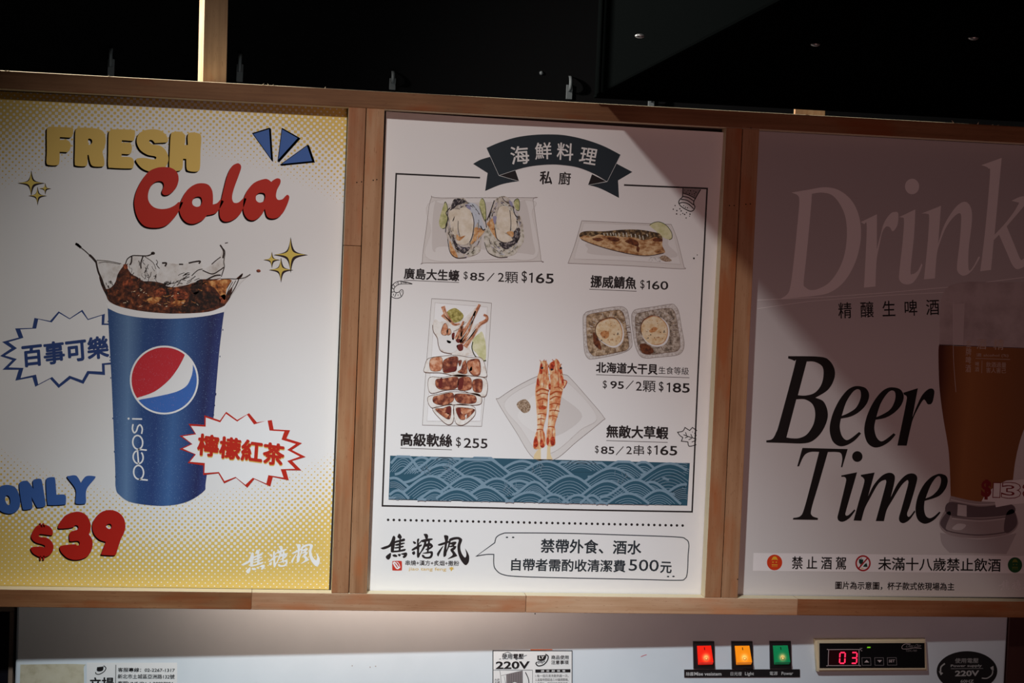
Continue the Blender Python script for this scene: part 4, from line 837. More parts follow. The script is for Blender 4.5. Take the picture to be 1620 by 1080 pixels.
# ================================================================== beer poster
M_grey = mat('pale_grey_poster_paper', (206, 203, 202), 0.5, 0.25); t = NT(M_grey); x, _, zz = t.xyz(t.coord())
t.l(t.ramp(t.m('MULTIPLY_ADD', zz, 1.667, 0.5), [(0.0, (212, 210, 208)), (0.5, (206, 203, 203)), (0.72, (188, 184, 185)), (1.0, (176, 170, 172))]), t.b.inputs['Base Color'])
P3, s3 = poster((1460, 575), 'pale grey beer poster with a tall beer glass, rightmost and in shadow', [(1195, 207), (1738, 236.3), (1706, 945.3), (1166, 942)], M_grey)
K_blk = mat('beer_black_ink', (18, 16, 16), 0.5); K_bw = mat('beer_white_ink', (236, 234, 234), 0.5)
z1, z2 = Zm(1220, 240, 4.155), Zm(1400, 240, 4.155); a = Art(s3)
a.fill(K_bw, 2, z1('133,268c 250,248 350,233 440,250 520,310 570,400 590,510 582,620 547,740 480,852 390,922 280,947 60,967c 110,930 130,860 150,700 175,450 185,320 172,285'), z1('268,276c 330,268 400,285 455,350 490,440 497,560 480,680 440,780 380,860 310,900 258,908 225,890 213,860 230,700 255,440'))
a.fill(K_bw, 2, z1('588,462c 695,410c 694,640c 715,560 740,470 780,410 810,395 835,405 830,480 800,522 780,497 755,492 730,530 710,620 692,720 685,885c 610,892c 628,500 610,475'))
a.fill(K_bw, 2, z2('90,430c 200,378c 190,560 168,780 182,802 215,782 240,733c 246,745c 220,810 180,862 130,870 95,842 95,780 115,600 125,450 110,432')).fill(K_bw, 2, ell(*z2.p(178, 228), 11.2, 12.3))
a.fill(K_bw, 2, z2('240,405c 368,355c 350,600c 390,480 450,382 500,335 540,333 568,380 570,470 550,640 550,772 575,762 615,688c 621,700 570,782 520,814 480,792 474,740 490,600 500,470 495,405 450,430 400,500 360,600 340,680 328,832c 256,838c 280,600 290,430 275,408'))
a.fill(K_bw, 2, z2('633,88c 767,40c 720,545c 790,470 850,390 882,335c 832,322c 890,295 950,290c 950,312 800,490c 850,610 890,705 915,700 960,680c 960,722 880,770 840,747 800,660 750,545c 715,580c 697,776c 626,785c 660,500 690,150 680,110 660,97'))
a.line(K_bw, 1, [(1198, 474.5), (1300, 470), (1400, 463), (1500, 454), (1640, 436)], 1.0); a.line(K_bw, 1, [(1198, 488), (1280, 476.5), (1400, 467), (1500, 462)], .8)
a.build('title_lettering', P3, 'large white italic lettering Drink')
z = Zm(1200, 540, 5.0625); a = Art(s3)
a.fill(K_blk, 2, z('238,117c 490,122 570,155 610,230 602,310 552,390 455,450c 520,480 553,560 546,640 500,732 430,797 350,816 200,812 62,808c 62,792c 110,780 140,730 170,640 290,190 285,155 236,135c'), z('386,160c 450,163 510,200 520,270 500,350 450,410 380,432 315,430c'), z('302,463c 370,463 430,500 453,570 440,660 390,740 330,772 270,775 223,768c'))
for dx_, dy_ in ((0, 0), (277, 10)):
    Ls = [z('800,357 860,375 886,430 865,500 810,560 740,600 660,617c 650,680 665,750 700,788 740,775 805,724c 821,736c 770,792 700,832 640,835 590,792 569,700 590,590 640,480 700,400 750,365'), z('666,595c 720,572 780,530 815,460 817,400 790,382 750,410 700,490')]
    a.fill(K_blk, 2, *[shift(L, dx_/5.0625, dy_/5.0625) for L in Ls])
a.fill(K_blk, 2, z('1160,410c 1276,374c 1232,605c 1270,510 1310,430 1355,385 1390,377 1408,400 1400,460 1385,497 1355,502 1335,472 1320,467 1290,512 1240,612 1215,702 1186,834c 1112,833c 1180,500 1185,440 1165,425'))
a.build('slogan_lettering', P3, 'black italic lettering Beer')
z = Zm(1230, 690, 5.586); a = Art(s3)
a.fill(K_blk, 2, z('220,102c 620,112c 572,273c 560,272c 572,200 560,150 520,138 445,138c 370,400 300,640 305,700 358,722c 355,738c 135,735c 140,720c 200,705 235,640 300,400 367,137c 290,138 235,170 190,265c 174,265c'))
a.fill(K_blk, 2, z('563,345c 703,317c 610,640 600,690 615,700 640,685 680,644c 688,655c 640,717 590,750 550,750 530,720 545,650 600,420 605,375 590,358 565,358c')).fill(K_blk, 2, ell(*z.p(705, 178), 8.2, 8.5))
a.fill(K_blk, 2, z('736,340c 858,319c 800,530c 850,430 920,350 980,322 1025,334 1036,385 1000,540c 1060,420 1130,345 1190,327 1230,350 1228,410 1170,610 1145,680 1155,710 1175,700 1210,654c 1218,665c 1170,732 1120,765 1085,757 1073,720 1095,640 1150,440 1155,395 1140,390 1090,440 1010,570 965,650 940,749c 868,748c 920,560 955,430 960,395 945,385 890,420 810,560 770,640 740,746c 672,743c 720,570 765,410 760,370 738,353c'))
a.fill(K_blk, 2, z('1440,331 1490,350 1504,400 1480,470 1420,530 1300,570c 1295,640 1310,700 1345,722 1385,705 1430,664c 1441,673c 1390,732 1330,767 1280,767 1235,727 1219,640 1240,530 1290,430 1350,365 1400,338'), z('1308,548c 1370,520 1425,460 1445,390 1430,352 1395,370 1350,440'))
a.build('slogan_lettering', P3, 'black italic lettering Time')
z = Zm(1150, 180, 2.7); a = Art(s3); a.text(K_blk, 2, '精  釀  生  啤  酒', z.q(475, 806, 905, 790, 477, 874), 0.004); a.build('subtitle_lettering', P3)

# ---- beer glass picture
K_foam = blotchy('beer_foam_print', [(0.35, (170, 160, 160)), (0.6, (192, 184, 184))], 30); K_foam2 = mat('foam_light_print', (198, 190, 190), 0.5)
K_beer = mat('beer_amber_print', (150, 82, 30), 0.45); t = NT(K_beer); x, _, zz = t.xyz(t.coord())
xa, xb = s3.loc(1485, 640).x, s3.loc(1640, 640).x
f = t.m('DIVIDE', t.m('SUBTRACT', x, xa), xb - xa); nz = t.noise(t.mapped(t.coord(), (14, 14, 4)), 1.0, 3)
t.l(t.ramp(t.m('MULTIPLY_ADD', nz, 0.25, t.m('ADD', f, -0.125)), [(0.0, (82, 42, 28)), (0.10, (128, 80, 46)), (0.30, (156, 104, 60)), (0.60, (142, 92, 54)), (0.88, (130, 86, 54)), (1.0, (88, 48, 32))]), t.b.inputs['Base Color'])
K_gl = mat('glass_grey_print', (168, 158, 158), 0.45); K_gld = mat('glass_dark_print', (104, 92, 96), 0.45); K_gll = mat('glass_light_print', (206, 202, 202), 0.45)
a = Art(s3)
a.fill(K_foam, 3, PX('1486,546 1487,500 1489,474 1497,456 1512,449.5 1530,446 1580,446.5 1630,447 1655,462 1660,500 1660,551c 1486,546c'))
a.fill(K_beer, 3, PX('1485.5,545c 1570,548.5 1660,552c 1655,600 1640,640 1619,681 1606,730 1600,789c 1550,794 1504,787c 1501,717 1492,660 1486,610 1484.5,560'))
a.line(K_gld, 4, PX('1485.5,545 1570,548.5 1650,551.5', False), 1.2)
a.fill(K_foam2, 4, PX.poly('1507,480 1526,480 1521,612 1508,610')); a.fill(K_beer, 5, PX.poly('1507,547 1524,547.5 1521,612 1508,610'))
a.line(K_gll, 6, PX('1508,476 1508,560 1512,620', False), .6).line(K_gll, 6, PX('1496,477 1507,478 1518,477', False), .7)
a.build('beer_glass_picture', P3, 'tall glass of amber beer with pale foam')
gl = P3.children[-1]
a = Art(s3)
a.fill(K_gl, 4, PX('1503.5,784c 1550,793 1600,788c 1601,800 1608,815 1610,831 1594.5,845 1548,851 1501,845.5 1485.5,829 1494,808c 1500,796'))
a.fill(K_gld, 5, PX('1502,794 1550,801 1598,797 1602,812 1550,818 1500,814')).fill(K_gll, 6, PX.poly('1515,797 1529,799 1529,817 1514,815'))
a.fill(K_gld, 5, PX('1592,812 1603,806 1609,828 1596,842 1588,838')).fill(K_gld, 5, PX('1487,828 1498,810 1504,812 1496,834 1500,842'))
a.line(K_gld, 6, PX('1492,834 1505,841 1548,846 1592,841 1606,832', False), 1.8).line(K_gld, 6, PX('1505,817 1550,821 1594,817', False), 1.2).line(K_gll, 6, PX('1506,820 1550,824 1590,820', False), 1.2).line(K_gll, 6, PX('1504,790 1550,798 1598,793', False), 1.5)
a.fill(K_gll, 6, PX('1506,836 1515,828 1528,830 1520,838'))
a.build('glass_base', gl, 'thick clear glass base')
a = Art(s3); a.fill(mat('glass_reflection_print', (182, 176, 177), 0.5), 2, PX('1487,842c 1548,853 1608,843c 1600,860 1592,876c 1502,874c 1490,860')); a.build('glass_reflection', gl)
z = Zm(1470, 430, 4.32); a = Art(s3); K_etch = mat('etched_white_print', (190, 172, 158), 0.5)
a.text(K_etch, 7, '酒', z.q(325, 458, 390, 460, 323, 526), .004).text(K_etch, 7, '精', z.q(440, 458, 510, 460, 438, 530), .004).text(K_etch, 7, '濃 alcohol (%)', z.q(320, 555, 540, 558, 319, 582), .002).line(K_etch, 7, z.poly('315,590 552,598'), .8)
a.text(K_etch, 7, '啤\n酒', z.q(312, 612, 340, 613, 311, 680), .002).line(K_etch, 7, z.poly('360,605 357,690'), .8).text(K_etch, 7, '飲酒過量\n害人害己', z.q(388, 614, 525, 618, 386, 688), .002).text(K_etch, 7, '金\n牌\n啤\n酒', z.q(250, 462, 288, 464, 246, 684), .004)
a.build('glass_lettering', gl, 'faint white lettering on the glass')
# ---- price tag, notice strip, notes
z = Zm(1470, 660, 3.857); a = Art(s3); K_maroon = mat('maroon_outline_ink', (128, 34, 38), 0.5)
a.fill(K_bw, 7, z.poly('318,512 340,470 400,420 470,385 620,372 620,520 500,530 405,548 400,515'))
for s_, q, b in (('$', (318, 378, 380, 380, 314, 500), .0), ('1', (388, 395, 436, 396, 384, 490), .01), ('3', (440, 392, 562, 396, 436, 494), .01)):
    a.text(K_maroon, 8, s_, z.q(*q), b + .045).text(K_bw if s_ != '$' else K_maroon, 9, s_, z.q(q[0] + 5, q[1] + 5, q[2] - 5, q[3] + 5, q[4] + 5, q[5] - 5), b)
a.line(K_maroon, 8, z('640,400 590,405 572,425 590,440 572,462 590,488 640,490', False), 2.4); a.build('price_lettering', P3, 'white and maroon outlined price lettering $13')
a = Art(s3); a.fill(K_bw, 2, [(1192, 874.3), (1400, 876.6), (1620, 879), (1728, 880), (1727, 907.5), (1620, 906.6), (1400, 904.6), (1191, 902.6)]); st = a.build('notice_strip', P3, 'white notice strip')
a = Art(s3); za, zb = Zm(1190, 860, 7.364), Zm(1380, 860, 6.75)
a.text(K_blk, 3, '禁 止 酒 駕', za.q(465, 146, 1092, 152, 463, 292), .010); a.build('notice_lettering', st); a = Art(s3); a.text(K_blk, 3, '未滿十八歲禁止飲酒', zb.q(65, 142, 1370, 158, 63, 280), .010); a.build('notice_lettering', st)
a = Art(s3); a.text(K_blk, 2, '圖片為示意圖，杯子款式依現場為主', [(1321.8, 919.4), (1509.8, 921.6), (1321.4, 931.8)], .012); a.build('note_lettering', P3)
K_or_d = mat('icon_orange_ink', (214, 62, 22), 0.5); K_gr_d = mat('icon_green_ink', (34, 82, 44), 0.5); K_icy = mat('icon_yellow_ink', (232, 176, 56), 0.5); K_icr = mat('icon_red_ink', (170, 34, 40), 0.5); K_icg = mat('icon_dark_green_ink', (26, 62, 52), 0.5)
def carface(a, cx, cy, M, k):
    a.fill(M, 4, shift(grow(PX('-5,-1 -3.5,-5 -1.5,-7 1.5,-7 3.5,-5 5,-1 3,-2 -3,-2'), k), cx, cy - 2)); a.fill(M, 4, ell(cx - 2.6*k, cy - .2, 1.3*k, 1*k, 0, 10)).fill(M, 4, ell(cx + 2.6*k, cy - .2, 1.3*k, 1*k, 0, 10))
    for i in range(4): a.line(M, 4, [(cx - 3.6 + 2.4*i, cy + 4), (cx - 3.8 + 2.4*i, cy + 7.4)], .8)
    a.line(M, 4, [(cx - 4.6, cy + 3.6), (cx + 4.6, cy + 3.8)], .9)
a = Art(s3); a.fill(K_or_d, 3, ell(1225.3, 889.3, 12.1, 12.4)); carface(a, 1225.4, 889, K_icy, 1); a.build('warning_icon', st, 'round orange icon')
a = Art(s3); a.fill(K_icr, 3, ell(1365.2, 890.6, 12.2, 12.8)).fill(K_bw, 4, ell(1365.2, 890.6, 9.6, 10.2))
a.fill(K_icg, 5, PX('1358.6,884c 1365.5,884.5c 1365,890 1362,892 1359,890')).line(K_icg, 5, [(1361, 892), (1361, 895)], 1).line(K_icg, 5, [(1361, 884), (1363.5, 882)], .8)
a.fill(K_icg, 5, PX.poly('1365,896 1367,893 1369,891 1371,890.5 1372.4,896.5')).line(K_icy, 5, [(1362, 898.5), (1366, 898.8)], 1.2).line(K_icr, 6, [(1373, 881.5), (1357.5, 899.5)], 2.3); a.build('warning_icon', st, 'red no drinking and driving sign')
a = Art(s3); a.fill(K_gr_d, 3, ell(1605.6, 893.4, 11.4, 12.2)); carface(a, 1605.6, 893, K_icg if 0 else mat('icon_olive_ink', (120, 128, 50), .5), .9); a.build('warning_icon', st, 'round dark green icon')
a = Art(s3); q = [(1579, 916), (1640, 917), (1579, 937)]; K_fnt = mat('faint_white_ink', (224, 221, 221), .5)
for L in BRUSH: a.fill(K_fnt, 2 + .05*BRUSH.index(L), affine(L, BQ, q))
a.build('brush_emblem', P3, 'faint white brush-written emblem')
# ================================================================== white display fridge below the frame
fa = Vector((at(30, 1000, 0.078).x, 0.078, 0)); fb = Vector((at(1590, 1000, 0.036).x, 0.036, 0))
fdir = (fb - fa).normalized(); fn = Vector((fdir.y, -fdir.x, 0))
fang = math.atan2(fdir.y, fdir.x)
xl_ = on_plane(25, 1020, fa, fn); xr_ = on_plane(1592.5, 1020, fa, fn); fc = (xl_ + xr_) / 2
fridge = thing('display_fridge', (fc.x, fc.y, 0), 'white display fridge top panel with lit rocker switches below the poster frame', 'fridge', None, (0, 0, fang))
FW = (xr_ - xl_).length / 2
M_fr = mat('white_enamel', (222, 228, 232), 0.4, 0.4); t = NT(M_fr); nz = t.noise(t.mapped(t.coord(), (1, 1, 1)), 7, 4)
t.l(t.ramp(nz, [(0.3, (202, 214, 222)), (0.6, (212, 223, 231))]), t.b.inputs['Base Color'])
M_frs = mat('dark_fridge_side', (70, 56, 52), 0.5)
FT = Z0 - 0.10
bm = bmesh.new(); box_bm(bm, -FW, FW, 0, 0.62, FT - 0.42, FT, 0.003, 3); finish('top_panel', bm, M_fr, fridge)
bm = bmesh.new(); box_bm(bm, -FW, -FW + .05, 0.002, 0.62, 0.12, FT - 0.422, 0.003); box_bm(bm, FW - .05, FW, 0.002, 0.62, 0.12, FT - 0.422, 0.003); box_bm(bm, -FW + .05, FW - .05, 0.57, 0.62, 0.12, FT - 0.422, 0.003); box_bm(bm, -FW + .05, FW - .05, 0.002, 0.57, 0.12, 0.30, 0.003)
finish('cabinet_body', bm, M_fr, fridge)
M_glass = mat('fridge_door_glass', (200, 210, 212), 0.05, 0.5); M_glass.node_tree.nodes['Principled BSDF'].inputs['Transmission Weight'].default_value = 1.0
for sx in (-1, 1):
    x0_, x1_ = (-FW + .052, -.002) if sx < 0 else (.002, FW - .052)
    d = box('door', x0_, x1_, 0.004, 0.012, 0.302, FT - 0.424, M_glass, fridge, 0.001)
    box('door_handle', (x1_ - .05) if sx < 0 else x0_ + .03, (x1_ - .03) if sx < 0 else x0_ + .05, -0.03, 0.0038, 0.7, 1.0, M_frs, d, 0.004)
for sx in (-1, 1):
    for yy in (0.06, 0.56): box('foot', sx*(FW - .08) - .025, sx*(FW - .08) + .025, yy - .025, yy + .025, 0, 0.12, M_frs, fridge, 0.004)
sf = Sheet(fridge, plane=(fa, fn)); sf.base = -0.0002
def raised(name, zz, L, y0, y1, M, parent=fridge, bev=0.001):
    """a plate standing proud of the panel, outline given on the photo"""
    P = [sf.loc(*zz.p(*q)) for q in L]; bm = bmesh.new()
    lo = [bm.verts.new((p.x, y0, p.z)) for p in P]; hi = [bm.verts.new((p.x, y1, p.z)) for p in P]; n = len(P)
    bm.faces.new(hi[::1]); bm.faces.new(lo[::-1])
    for i in range(n): bm.faces.new((lo[i], lo[(i+1) % n], hi[(i+1) % n], hi[i]))
    bmesh.ops.recalc_face_normals(bm, faces=bm.faces[:])
    if bev: bmesh.ops.bevel(bm, geom=[e for e in bm.edges if abs(e.verts[0].co.y - y1) < 1e-7 and abs(e.verts[1].co.y - y1) < 1e-7], offset=bev, segments=2, affect='EDGES')
    return finish(name, bm, M, parent)
K_sblack = mat('sticker_black_ink', (26, 25, 27), 0.5); K_lblw = mat('sticker_white', (226, 229, 230), 0.45)
# stickers
z = Zm(0, 920, 5.4)
M_beige = mat('aged_beige_sticker', (190, 186, 164), 0.6); t = NT(M_beige); nz = t.noise(t.coord(), 60, 5)
t.l(t.ramp(nz, [(0.3, (170, 164, 138)), (0.5, (192, 188, 166)), (0.8, (200, 197, 178))]), t.b.inputs['Base Color'])
a = Art(sf); a.fill(M_beige, 1, z('175,706c 690,703 715,742 718,1000c 165,1000c')); a.build('blank_sticker', fridge, 'aged beige blank sticker')
a = Art(sf); a.fill(K_lblw, 1, z.poly('742,690 1514,690 1514,1000 740,1000')); lb = a.build('contact_sticker', fridge, 'white sticker with phone number')
a = Art(sf); a.line(K_sblack, 2, z.poly('990,708 986,1000'), 1.0)
a.text(K_sblack, 2, '客服專線：02-2267-1317', z.q(1010, 733, 1494, 736, 1008, 768), .016).text(K_sblack, 2, '新北市土城區亞洲路132號', z.q(1008, 788, 1492, 790, 1006, 826), .012).text(K_sblack, 2, '客服LINE ID：ly28827094', z.q(1008, 848, 1480, 850, 1006, 890), .016)
a.text(K_sblack, 2, '立揚', z.q(768, 818, 972, 816, 766, 915), .02)
a.fill(K_sblack, 2, z('830,728c 885,722c 880,755 850,765 828,758')).line(K_sblack, 2, z('885,715 905,735 890,765 850,788 822,785 818,770', False), 1.4); a.build('sticker_lettering', lb)
z = Zm(760, 930, 5.0625)
a = Art(sf); a.fill(K_sblack, 1, z.poly('97,497 737,498 737,1040 97,1040')).fill(K_lblw, 2, z.poly('104,504 731,505 731,1034 104,1034')).line(K_sblack, 3, z.poly('104,655 418,655'), .7).line(K_sblack, 3, z.poly('417,655 417,1030'), .5); lb = a.build('voltage_sticker', fridge, 'white and black voltage sticker')
a = Art(sf); a.text(K_sblack, 3, '使用電壓', z.q(174, 526, 346, 524, 172, 568), .016).text(K_sblack, 3, '220V', z.q(123, 586, 396, 584, 122, 648), .03)
for s_ in ('175,530 200,518 220,512 245,522', '165,565 150,568', '345,545 372,536', '280,568 295,575'): a.line(K_sblack, 3, z.poly(s_), .9)
a.text(K_sblack, 3, '商品使用', z.q(568, 537, 706, 537, 567, 569), .014).text(K_sblack, 3, '注意事項', z.q(568, 577, 706, 577, 567, 609), .014)
a.fill(K_sblack, 3, z('455,538c 528,536c 522,565 500,582 456,576c')).text(K_lblw, 4, 'LY', z.q(470, 543, 512, 542, 468, 566), .02)
a.line(K_sblack, 3, z('520,528 542,545 535,580 505,612 465,622 445,605 452,590', False), 1.9).line(K_sblack, 3, z('455,592 480,584 500,592 518,582', False), 1.2).line(K_sblack, 3, z('458,602 480,595 500,602', False), 1.0)
a.fill(K_sblack, 3, z.poly('440,650 721,648 721,674 440,676')).text(K_lblw, 4, '請  定  期  保  養', z.q(485, 655, 680, 654, 485, 670), .012)
for i, s_ in enumerate(('1.每一個月清洗散熱器一次。', '2.溫度時間超過三分鐘請關機。', '3.溫度計，請保持在適當溫度。')): a.text(K_sblack, 3, s_, z.q(440, 690 + 31*i, 706, 689 + 31*i, 440, 713 + 31*i), .0)
a.text(K_sblack, 3, '允許\n大樓', z.q(112, 722, 155, 722, 112, 765), .0); a.build('sticker_lettering', lb)
a = Art(sf); K_dg = mat('print_grey_ink', (128, 122, 124), .5); a.fill(K_dg, 3, z.poly('205,690 338,658 342,1020 215,1020'))
for i in range(9): a.line(K_sblack, 4, z.poly(f'{222+14*i},{690-3*i} {228+13*i},1020'), .5)
a.line(K_sblack, 3, z('155,660 165,740 180,1020', False), .6).line(K_sblack, 3, z('165,700 338,660', False), .5).line(K_sblack, 3, z('360,672 385,730 390,800', False), 1.4).line(K_sblack, 3, z('190,705 205,780', False), .5).fill(K_lblw, 5, ell(*z.p(275, 772), 4.5, 4)); a.build('sticker_drawing', lb)
a = Art(sf); a.fill(mat('orange_tape', (226, 110, 60), .5), 1, z.poly('400,489 575,488 578,495 402,497')); a.build('tape_scrap', fridge, 'thin scrap of orange tape')
a = Art(sf); a.line(mat('red_pen_ink', (206, 60, 80), .5), 1, z.poly('1284,549 1310,538 1332,532'), .8); a.build('pen_mark', fridge, 'small red pen stroke')
z = Zm(280, 920, 3.24); K_spk = mat('brown_speck', (120, 76, 44), .7)
for x_, y_ in ((898, 430), (990, 437), (1018, 432)): a = Art(sf); a.fill(K_spk, 1, ell(*z.p(x_, y_), .9, .6, 0, 8)); a.build('dirt_speck', fridge)
# rocker switches
z = Zm(1060, 950, 5.786); M_bz = mat('black_switch_plastic', (20, 20, 22), 0.35, 0.5)
for nm, bz, rk, col, ecol in (('red', (207, 367, 400, 368, 403, 619, 212, 618), (240, 405, 366, 402, 380, 542, 250, 545), (214, 24, 16), (255, 40, 16)), ('amber', (557, 367, 750, 368, 755, 621, 563, 619), (584, 405, 716, 403, 732, 542, 598, 545), (232, 140, 20), (255, 140, 20)), ('green', (907, 366, 1100, 366, 1106, 618, 911, 617), (932, 402, 1066, 400, 1080, 540, 944, 543), (18, 138, 84), (20, 150, 90))):
    sw = raised('rocker_switch', z, [(bz[i], bz[i+1]) for i in range(0, 8, 2)], -0.0003, -0.0045, M_bz, fridge, 0.0012); sw['label'] = f'black bezelled switch with lit {nm} rocker'
    Mr = mat(f'lit_{nm}_rocker', col, 0.25, 0.5, 0, ecol, 0.55 if nm != 'green' else 0.22); t = NT(Mr)
    P = [sf.loc(*z.p(rk[i], rk[i+1])) for i in range(0, 8, 2)]; bt = [sf.loc(*z.p(x_, y_)) for x_, y_ in ((rk[6], rk[7] + 32), (rk[4], rk[5] + 32))]
    gx, gz = (P[2].x + P[3].x)/2*.9 + (P[0].x + P[1].x)/2*.1, P[2].z*.72 + P[0].z*.28
    x, _, zz = t.xyz(t.coord()); d2 = t.m('ADD', t.m('POWER', t.m('SUBTRACT', x, gx), 2), t.m('POWER', t.m('SUBTRACT', zz, gz), 2))
    gl_ = t.m('POWER', 2.718, t.m('MULTIPLY', d2, -1 / (2*0.0026**2)))
    mx = t.n('ShaderNodeMix', data_type='RGBA'); mx.inputs[6].default_value = lin(ecol); mx.inputs[7].default_value = lin((255, 190, 110)); t.l(gl_, mx.inputs[0]); t.l(mx.outputs[2], t.b.inputs['Emission Color'])
    t.l(t.m('MULTIPLY_ADD', gl_, 0.9, 0.45 if nm != 'green' else 0.16), t.b.inputs['Emission Strength'])
    bm = bmesh.new(); y_ = -0.0046
    f0 = [bm.verts.new((p.x, y_ - d, p.z)) for p, d in zip(P, (.0012, .0012, .0062, .0062))]; f1 = [bm.verts.new((p.x, y_ - .0008, p.z)) for p in bt]
    bk = [bm.verts.new((p.x, y_, p.z)) for p in (P[0], P[1], bt[1], bt[0])]
    for q in ((f0[3], f0[2], f0[1], f0[0]), (f1[0], f1[1], f0[2], f0[3]), (bk[0], bk[1], bk[2], bk[3]), (f0[0], f0[1], bk[1], bk[0]), (f1[0], bk[3], bk[2], f1[1]), (f0[0], bk[0], bk[3], f1[0], f0[3]), (f0[1], f0[2], f1[1], bk[2], bk[1])): bm.faces.new(q)
    bmesh.ops.recalc_face_normals(bm, faces=bm.faces[:]); rko = finish('rocker', bm, Mr, sw)
    rko['label'] = f'lit {nm} rocker'
    # moulded marks on the rocker
    bm = bmesh.new()
    def onr(u, v): p = P[0].lerp(P[1], u).lerp(P[3].lerp(P[2], u), v); return Vector((p.x, y_ - .0012 - .005*v - .0001, p.z))
    q = [onr(.47, .08), onr(.53, .08), onr(.53, .25), onr(.47, .25)]; bm.faces.new([bm.verts.new(p) for p in q][::-1])
    ro, ri_ = [], []
    for i in range(16):
        c_, s_ = math.cos(i*math.pi/8), math.sin(i*math.pi/8); ro.append(bm.verts.new(onr(.54 + .11*c_, .78 + .10*s_))); ri_.append(bm.verts.new(onr(.54 + .08*c_, .78 + .073*s_)))
    for i in range(16): j = (i+1) % 16; bm.faces.new((ro[i], ri_[i], ri_[j], ro[j]))
    finish('rocker_mark', bm, mat('rocker_mark_dark', tuple(int(c*.35) for c in col), .4), sw)
tg = raised('switch_label', z, [(128, 628), (1186, 625), (1187, 696), (129, 699)], -0.0003, -0.0012, M_bz, fridge, 0)
a = Art(sf); sf.base = -0.0014; K_lw = mat('label_white_ink', (206, 208, 208), .5)
a.text(K_lw, 1, '除霧', z.q(146, 650, 214, 650, 145, 684), .004).text(K_lw, 1, 'Mise vesistem', z.q(220, 650, 468, 650, 220, 682), .012); a.build('label_lettering', tg); a = Art(sf); a.text(K_lw, 1, '日光燈', z.q(552, 648, 655, 648, 551, 682), .0).text(K_lw, 1, 'Light', z.q(684, 649, 766, 648, 683, 688), .008); a.build('label_lettering', tg); a = Art(sf); a.text(K_lw, 1, '電源', z.q(910, 645, 982, 645, 909, 678), .0).text(K_lw, 1, 'Power', z.q(1018, 647, 1124, 646, 1017, 677), .008)
a.build('label_lettering', tg); sf.base = -0.0002
# temperature controller
z = Zm(1270, 940, 4.629)
M_cream = mat('cream_plastic', (206, 194, 164), 0.45, 0.4)
co = raised('temperature_controller', z, [(78, 320), (884, 318), (898, 548), (92, 554)], -0.0003, -0.009, M_cream, fridge, 0.0022); co['label'] = 'cream framed black temperature controller with red digits'
fcz = raised('controller_face', z, [(106, 345), (872, 343), (876, 524), (108, 526)], -0.0088, -0.0094, mat('black_acrylic', (14, 14, 16), .25, .5), co, 0)
sf.base = -0.0096; a = Art(sf)
K_win = mat('dark_red_window', (44, 8, 14), .2, .5); K_wl = mat('window_outline', (196, 180, 180), .4)
a.fill(K_win, 1, z.poly('174,391 392,390 394,506 170,507')).line(K_wl, 2, z('180,391 388,390 394,398 394,500 388,506 176,507 170,500 173,398'), 1.0, True); a.build('display_window', co, 'dark red display window')
K_led = mat('red_led_digit', (255, 40, 70), .4, .3, 0, (255, 40, 80), 1.6); a = Art(sf)
def seg7(a, x, y, w_, h, on, sk):
    pts = {'a': (0, 0, 1, 0), 'b': (1, 0, 1, .5), 'c': (1, .5, 1, 1), 'd': (0, 1, 1, 1), 'e': (0, .5, 0, 1), 'f': (0, 0, 0, .5), 'g': (0, .5, 1, .5)}
    for k in on:
        x0_, y0_, x1_, y1_ = pts[k]; A = (x + w_*x0_ + sk*(1-y0_), y + h*y0_); B = (x + w_*x1_ + sk*(1-y1_), y + h*y1_)
        A2 = (A[0] + (B[0]-A[0])*.1, A[1] + (B[1]-A[1])*.1); B2 = (B[0] - (B[0]-A[0])*.1, B[1] - (B[1]-A[1])*.1)
        a.line(K_led, 3, [z.p(*A2), z.p(*B2)], 2.2)
seg7(a, 252, 412, 38, 78, 'abcdef', 4); seg7(a, 338, 412, 38, 78, 'abcdg', 4); a.build('led_digits', co, 'glowing red digits 03')
a = Art(sf)
for q in ('415,450 478,450 482,505 418,505', '508,450 572,450 575,505 511,505', '600,450 666,449 670,503 603,504'): a.line(K_dg, 2, z.poly(q)[:3] if 0 else z.poly(q), .7, True)
a.fill(K_wl, 2, z.poly('432,484 450,466 468,484')).fill(K_wl, 2, z.poly('527,467 562,467 545,485')).text(K_wl, 2, 'SET', z.q(612, 464, 656, 463, 611, 484), .01).text(K_wl, 2, '°C', z.q(400, 378, 418, 378, 400, 402), .0)
a.line(K_wl, 2, z('770,350 730,350 708,368 712,385 750,385 800,378 850,382', False), .7).text(K_dg, 2, 'CDC-760', z.q(738, 391, 816, 391, 738, 405), .0); a.text(K_dg, 2, 'Chau Chin', z.q(742, 353, 850, 352, 735, 374), .0, shear=.4); a.build('controller_markings', co)
a = Art(sf); a.fill(mat('green_led', (120, 200, 40), .4, .3, 0, (120, 220, 30), .5), 2, z.poly('455,370 478,370 478,379 453,379')); a.build('indicator_light', co, 'small green indicator light'); sf.base = -0.0002
a = Art(sf); a.fill(K_sblack, 1, ell(*z.p(1202, 560), 48, 31.4, 0, 48)); ov = a.build('power_sticker', fridge, 'black oval power supply sticker')
K_sg = mat('sticker_grey_ink', (170, 172, 172), .5); a = Art(sf)
a.text(K_sg, 2, '使用電壓', z.q(1115, 466, 1286, 465, 1114, 502), .0).text(K_sg, 2, 'Power supply', z.q(1083, 513, 1311, 511, 1082, 536), .016).line(K_sg, 2, z.poly('1083,543 1320,541'), .6).text(K_sg, 2, '220V', z.q(1115, 557, 1291, 555, 1114, 599), .03).text(K_sg, 2, '60HZ', z.q(1155, 624, 1252, 623, 1154, 646), .02)
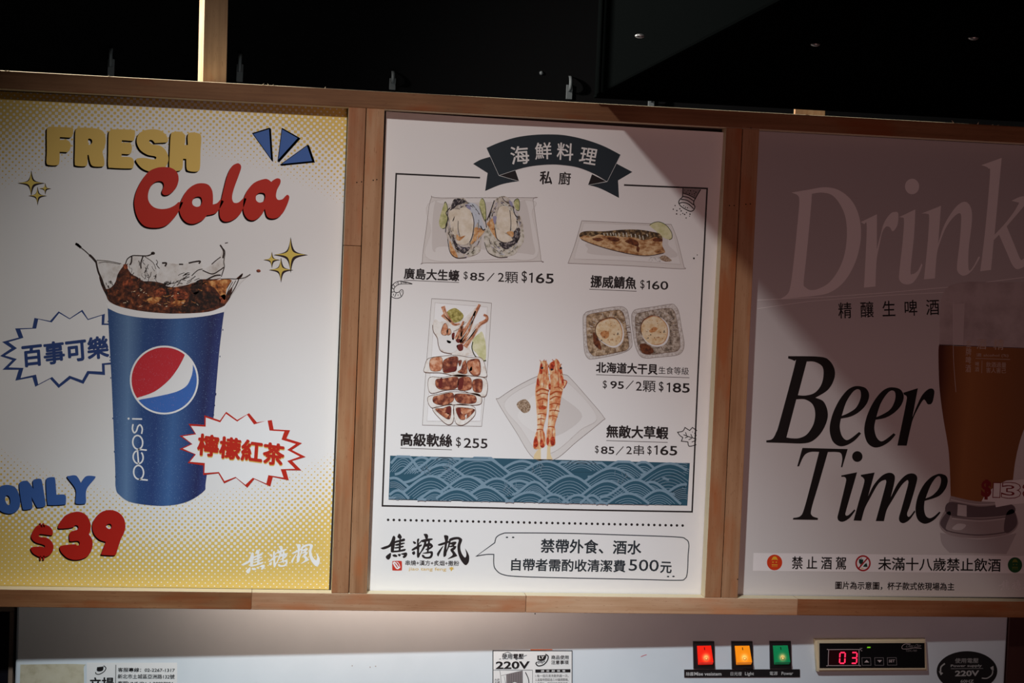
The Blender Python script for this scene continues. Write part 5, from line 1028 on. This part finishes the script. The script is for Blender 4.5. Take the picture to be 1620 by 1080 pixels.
a.line(K_sg, 2, z('1040,505 1012,530 1008,565', False), 2.6).fill(K_sg, 2, z.poly('995,560 1028,575 1010,592')).line(K_sg, 2, z('1310,612 1350,612 1385,585 1390,548', False), 2.0).fill(K_sg, 2, z.poly('1372,535 1395,522 1398,555 1388,560')); a.build('sticker_lettering', ov)

# neighbouring units at both ends
M_nb = mat('dark_cabinet_paint', (62, 50, 46), 0.55); M_nbg = mat('smoked_glass', (22, 22, 28), 0.15, 0.5)
e = on_plane(21, 1020, fa, fn)
nb = thing('side_cabinet', (e.x - 0.30, e.y - 0.30*math.tan(fang) + 0.012, 0), 'dark cabinet with smoked glass and brown frame left of the white fridge', 'cabinet', None, (0, 0, fang))
bm = bmesh.new(); box_bm(bm, -0.3, 0.2985, 0.012, 0.6, 0.0, FT, 0.002); finish('cabinet_body', bm, M_nb, nb)
zt = on_plane(10, 966, fa, fn).z; zt2 = on_plane(10, 971, fa, fn).z
M_trim = mat('grey_brown_trim', (128, 112, 98), 0.5)
bm = bmesh.new(); box_bm(bm, -0.3, 0.2985, 0.0, 0.0118, zt2, FT - .02, 0.001); box_bm(bm, 0.293, 0.2985, 0.0, 0.0118, 0.1, zt2, 0.0008); box_bm(bm, -0.3, -0.294, 0.0, 0.0118, 0.1, zt2, .0008); finish('door_frame', bm, M_trim, nb)
box('door_glass', -0.2938, 0.2928, 0.003, 0.0116, 0.1, zt2 - 0.0002, M_nbg, nb)
e = on_plane(1598.5, 1020, fa, fn)
nb2 = thing('side_cabinet', (e.x + 0.30, e.y + 0.30*math.tan(fang) + 0.01, 0), 'dark reddish brown cabinet side right of the white fridge', 'cabinet', None, (0, 0, fang))
bm = bmesh.new(); box_bm(bm, -0.3, 0.3, 0, 0.6, 0.0, FT, 0.002); finish('cabinet_body', bm, mat('dark_red_brown_laminate', (66, 36, 32), 0.5), nb2)
bm = bmesh.new(); box_bm(bm, -0.3, 0.3, -0.006, -0.0002, FT - .2, FT - .02, 0.001); finish('cabinet_panel', bm, mat('dark_brown_panel', (52, 30, 28), .5), nb2)
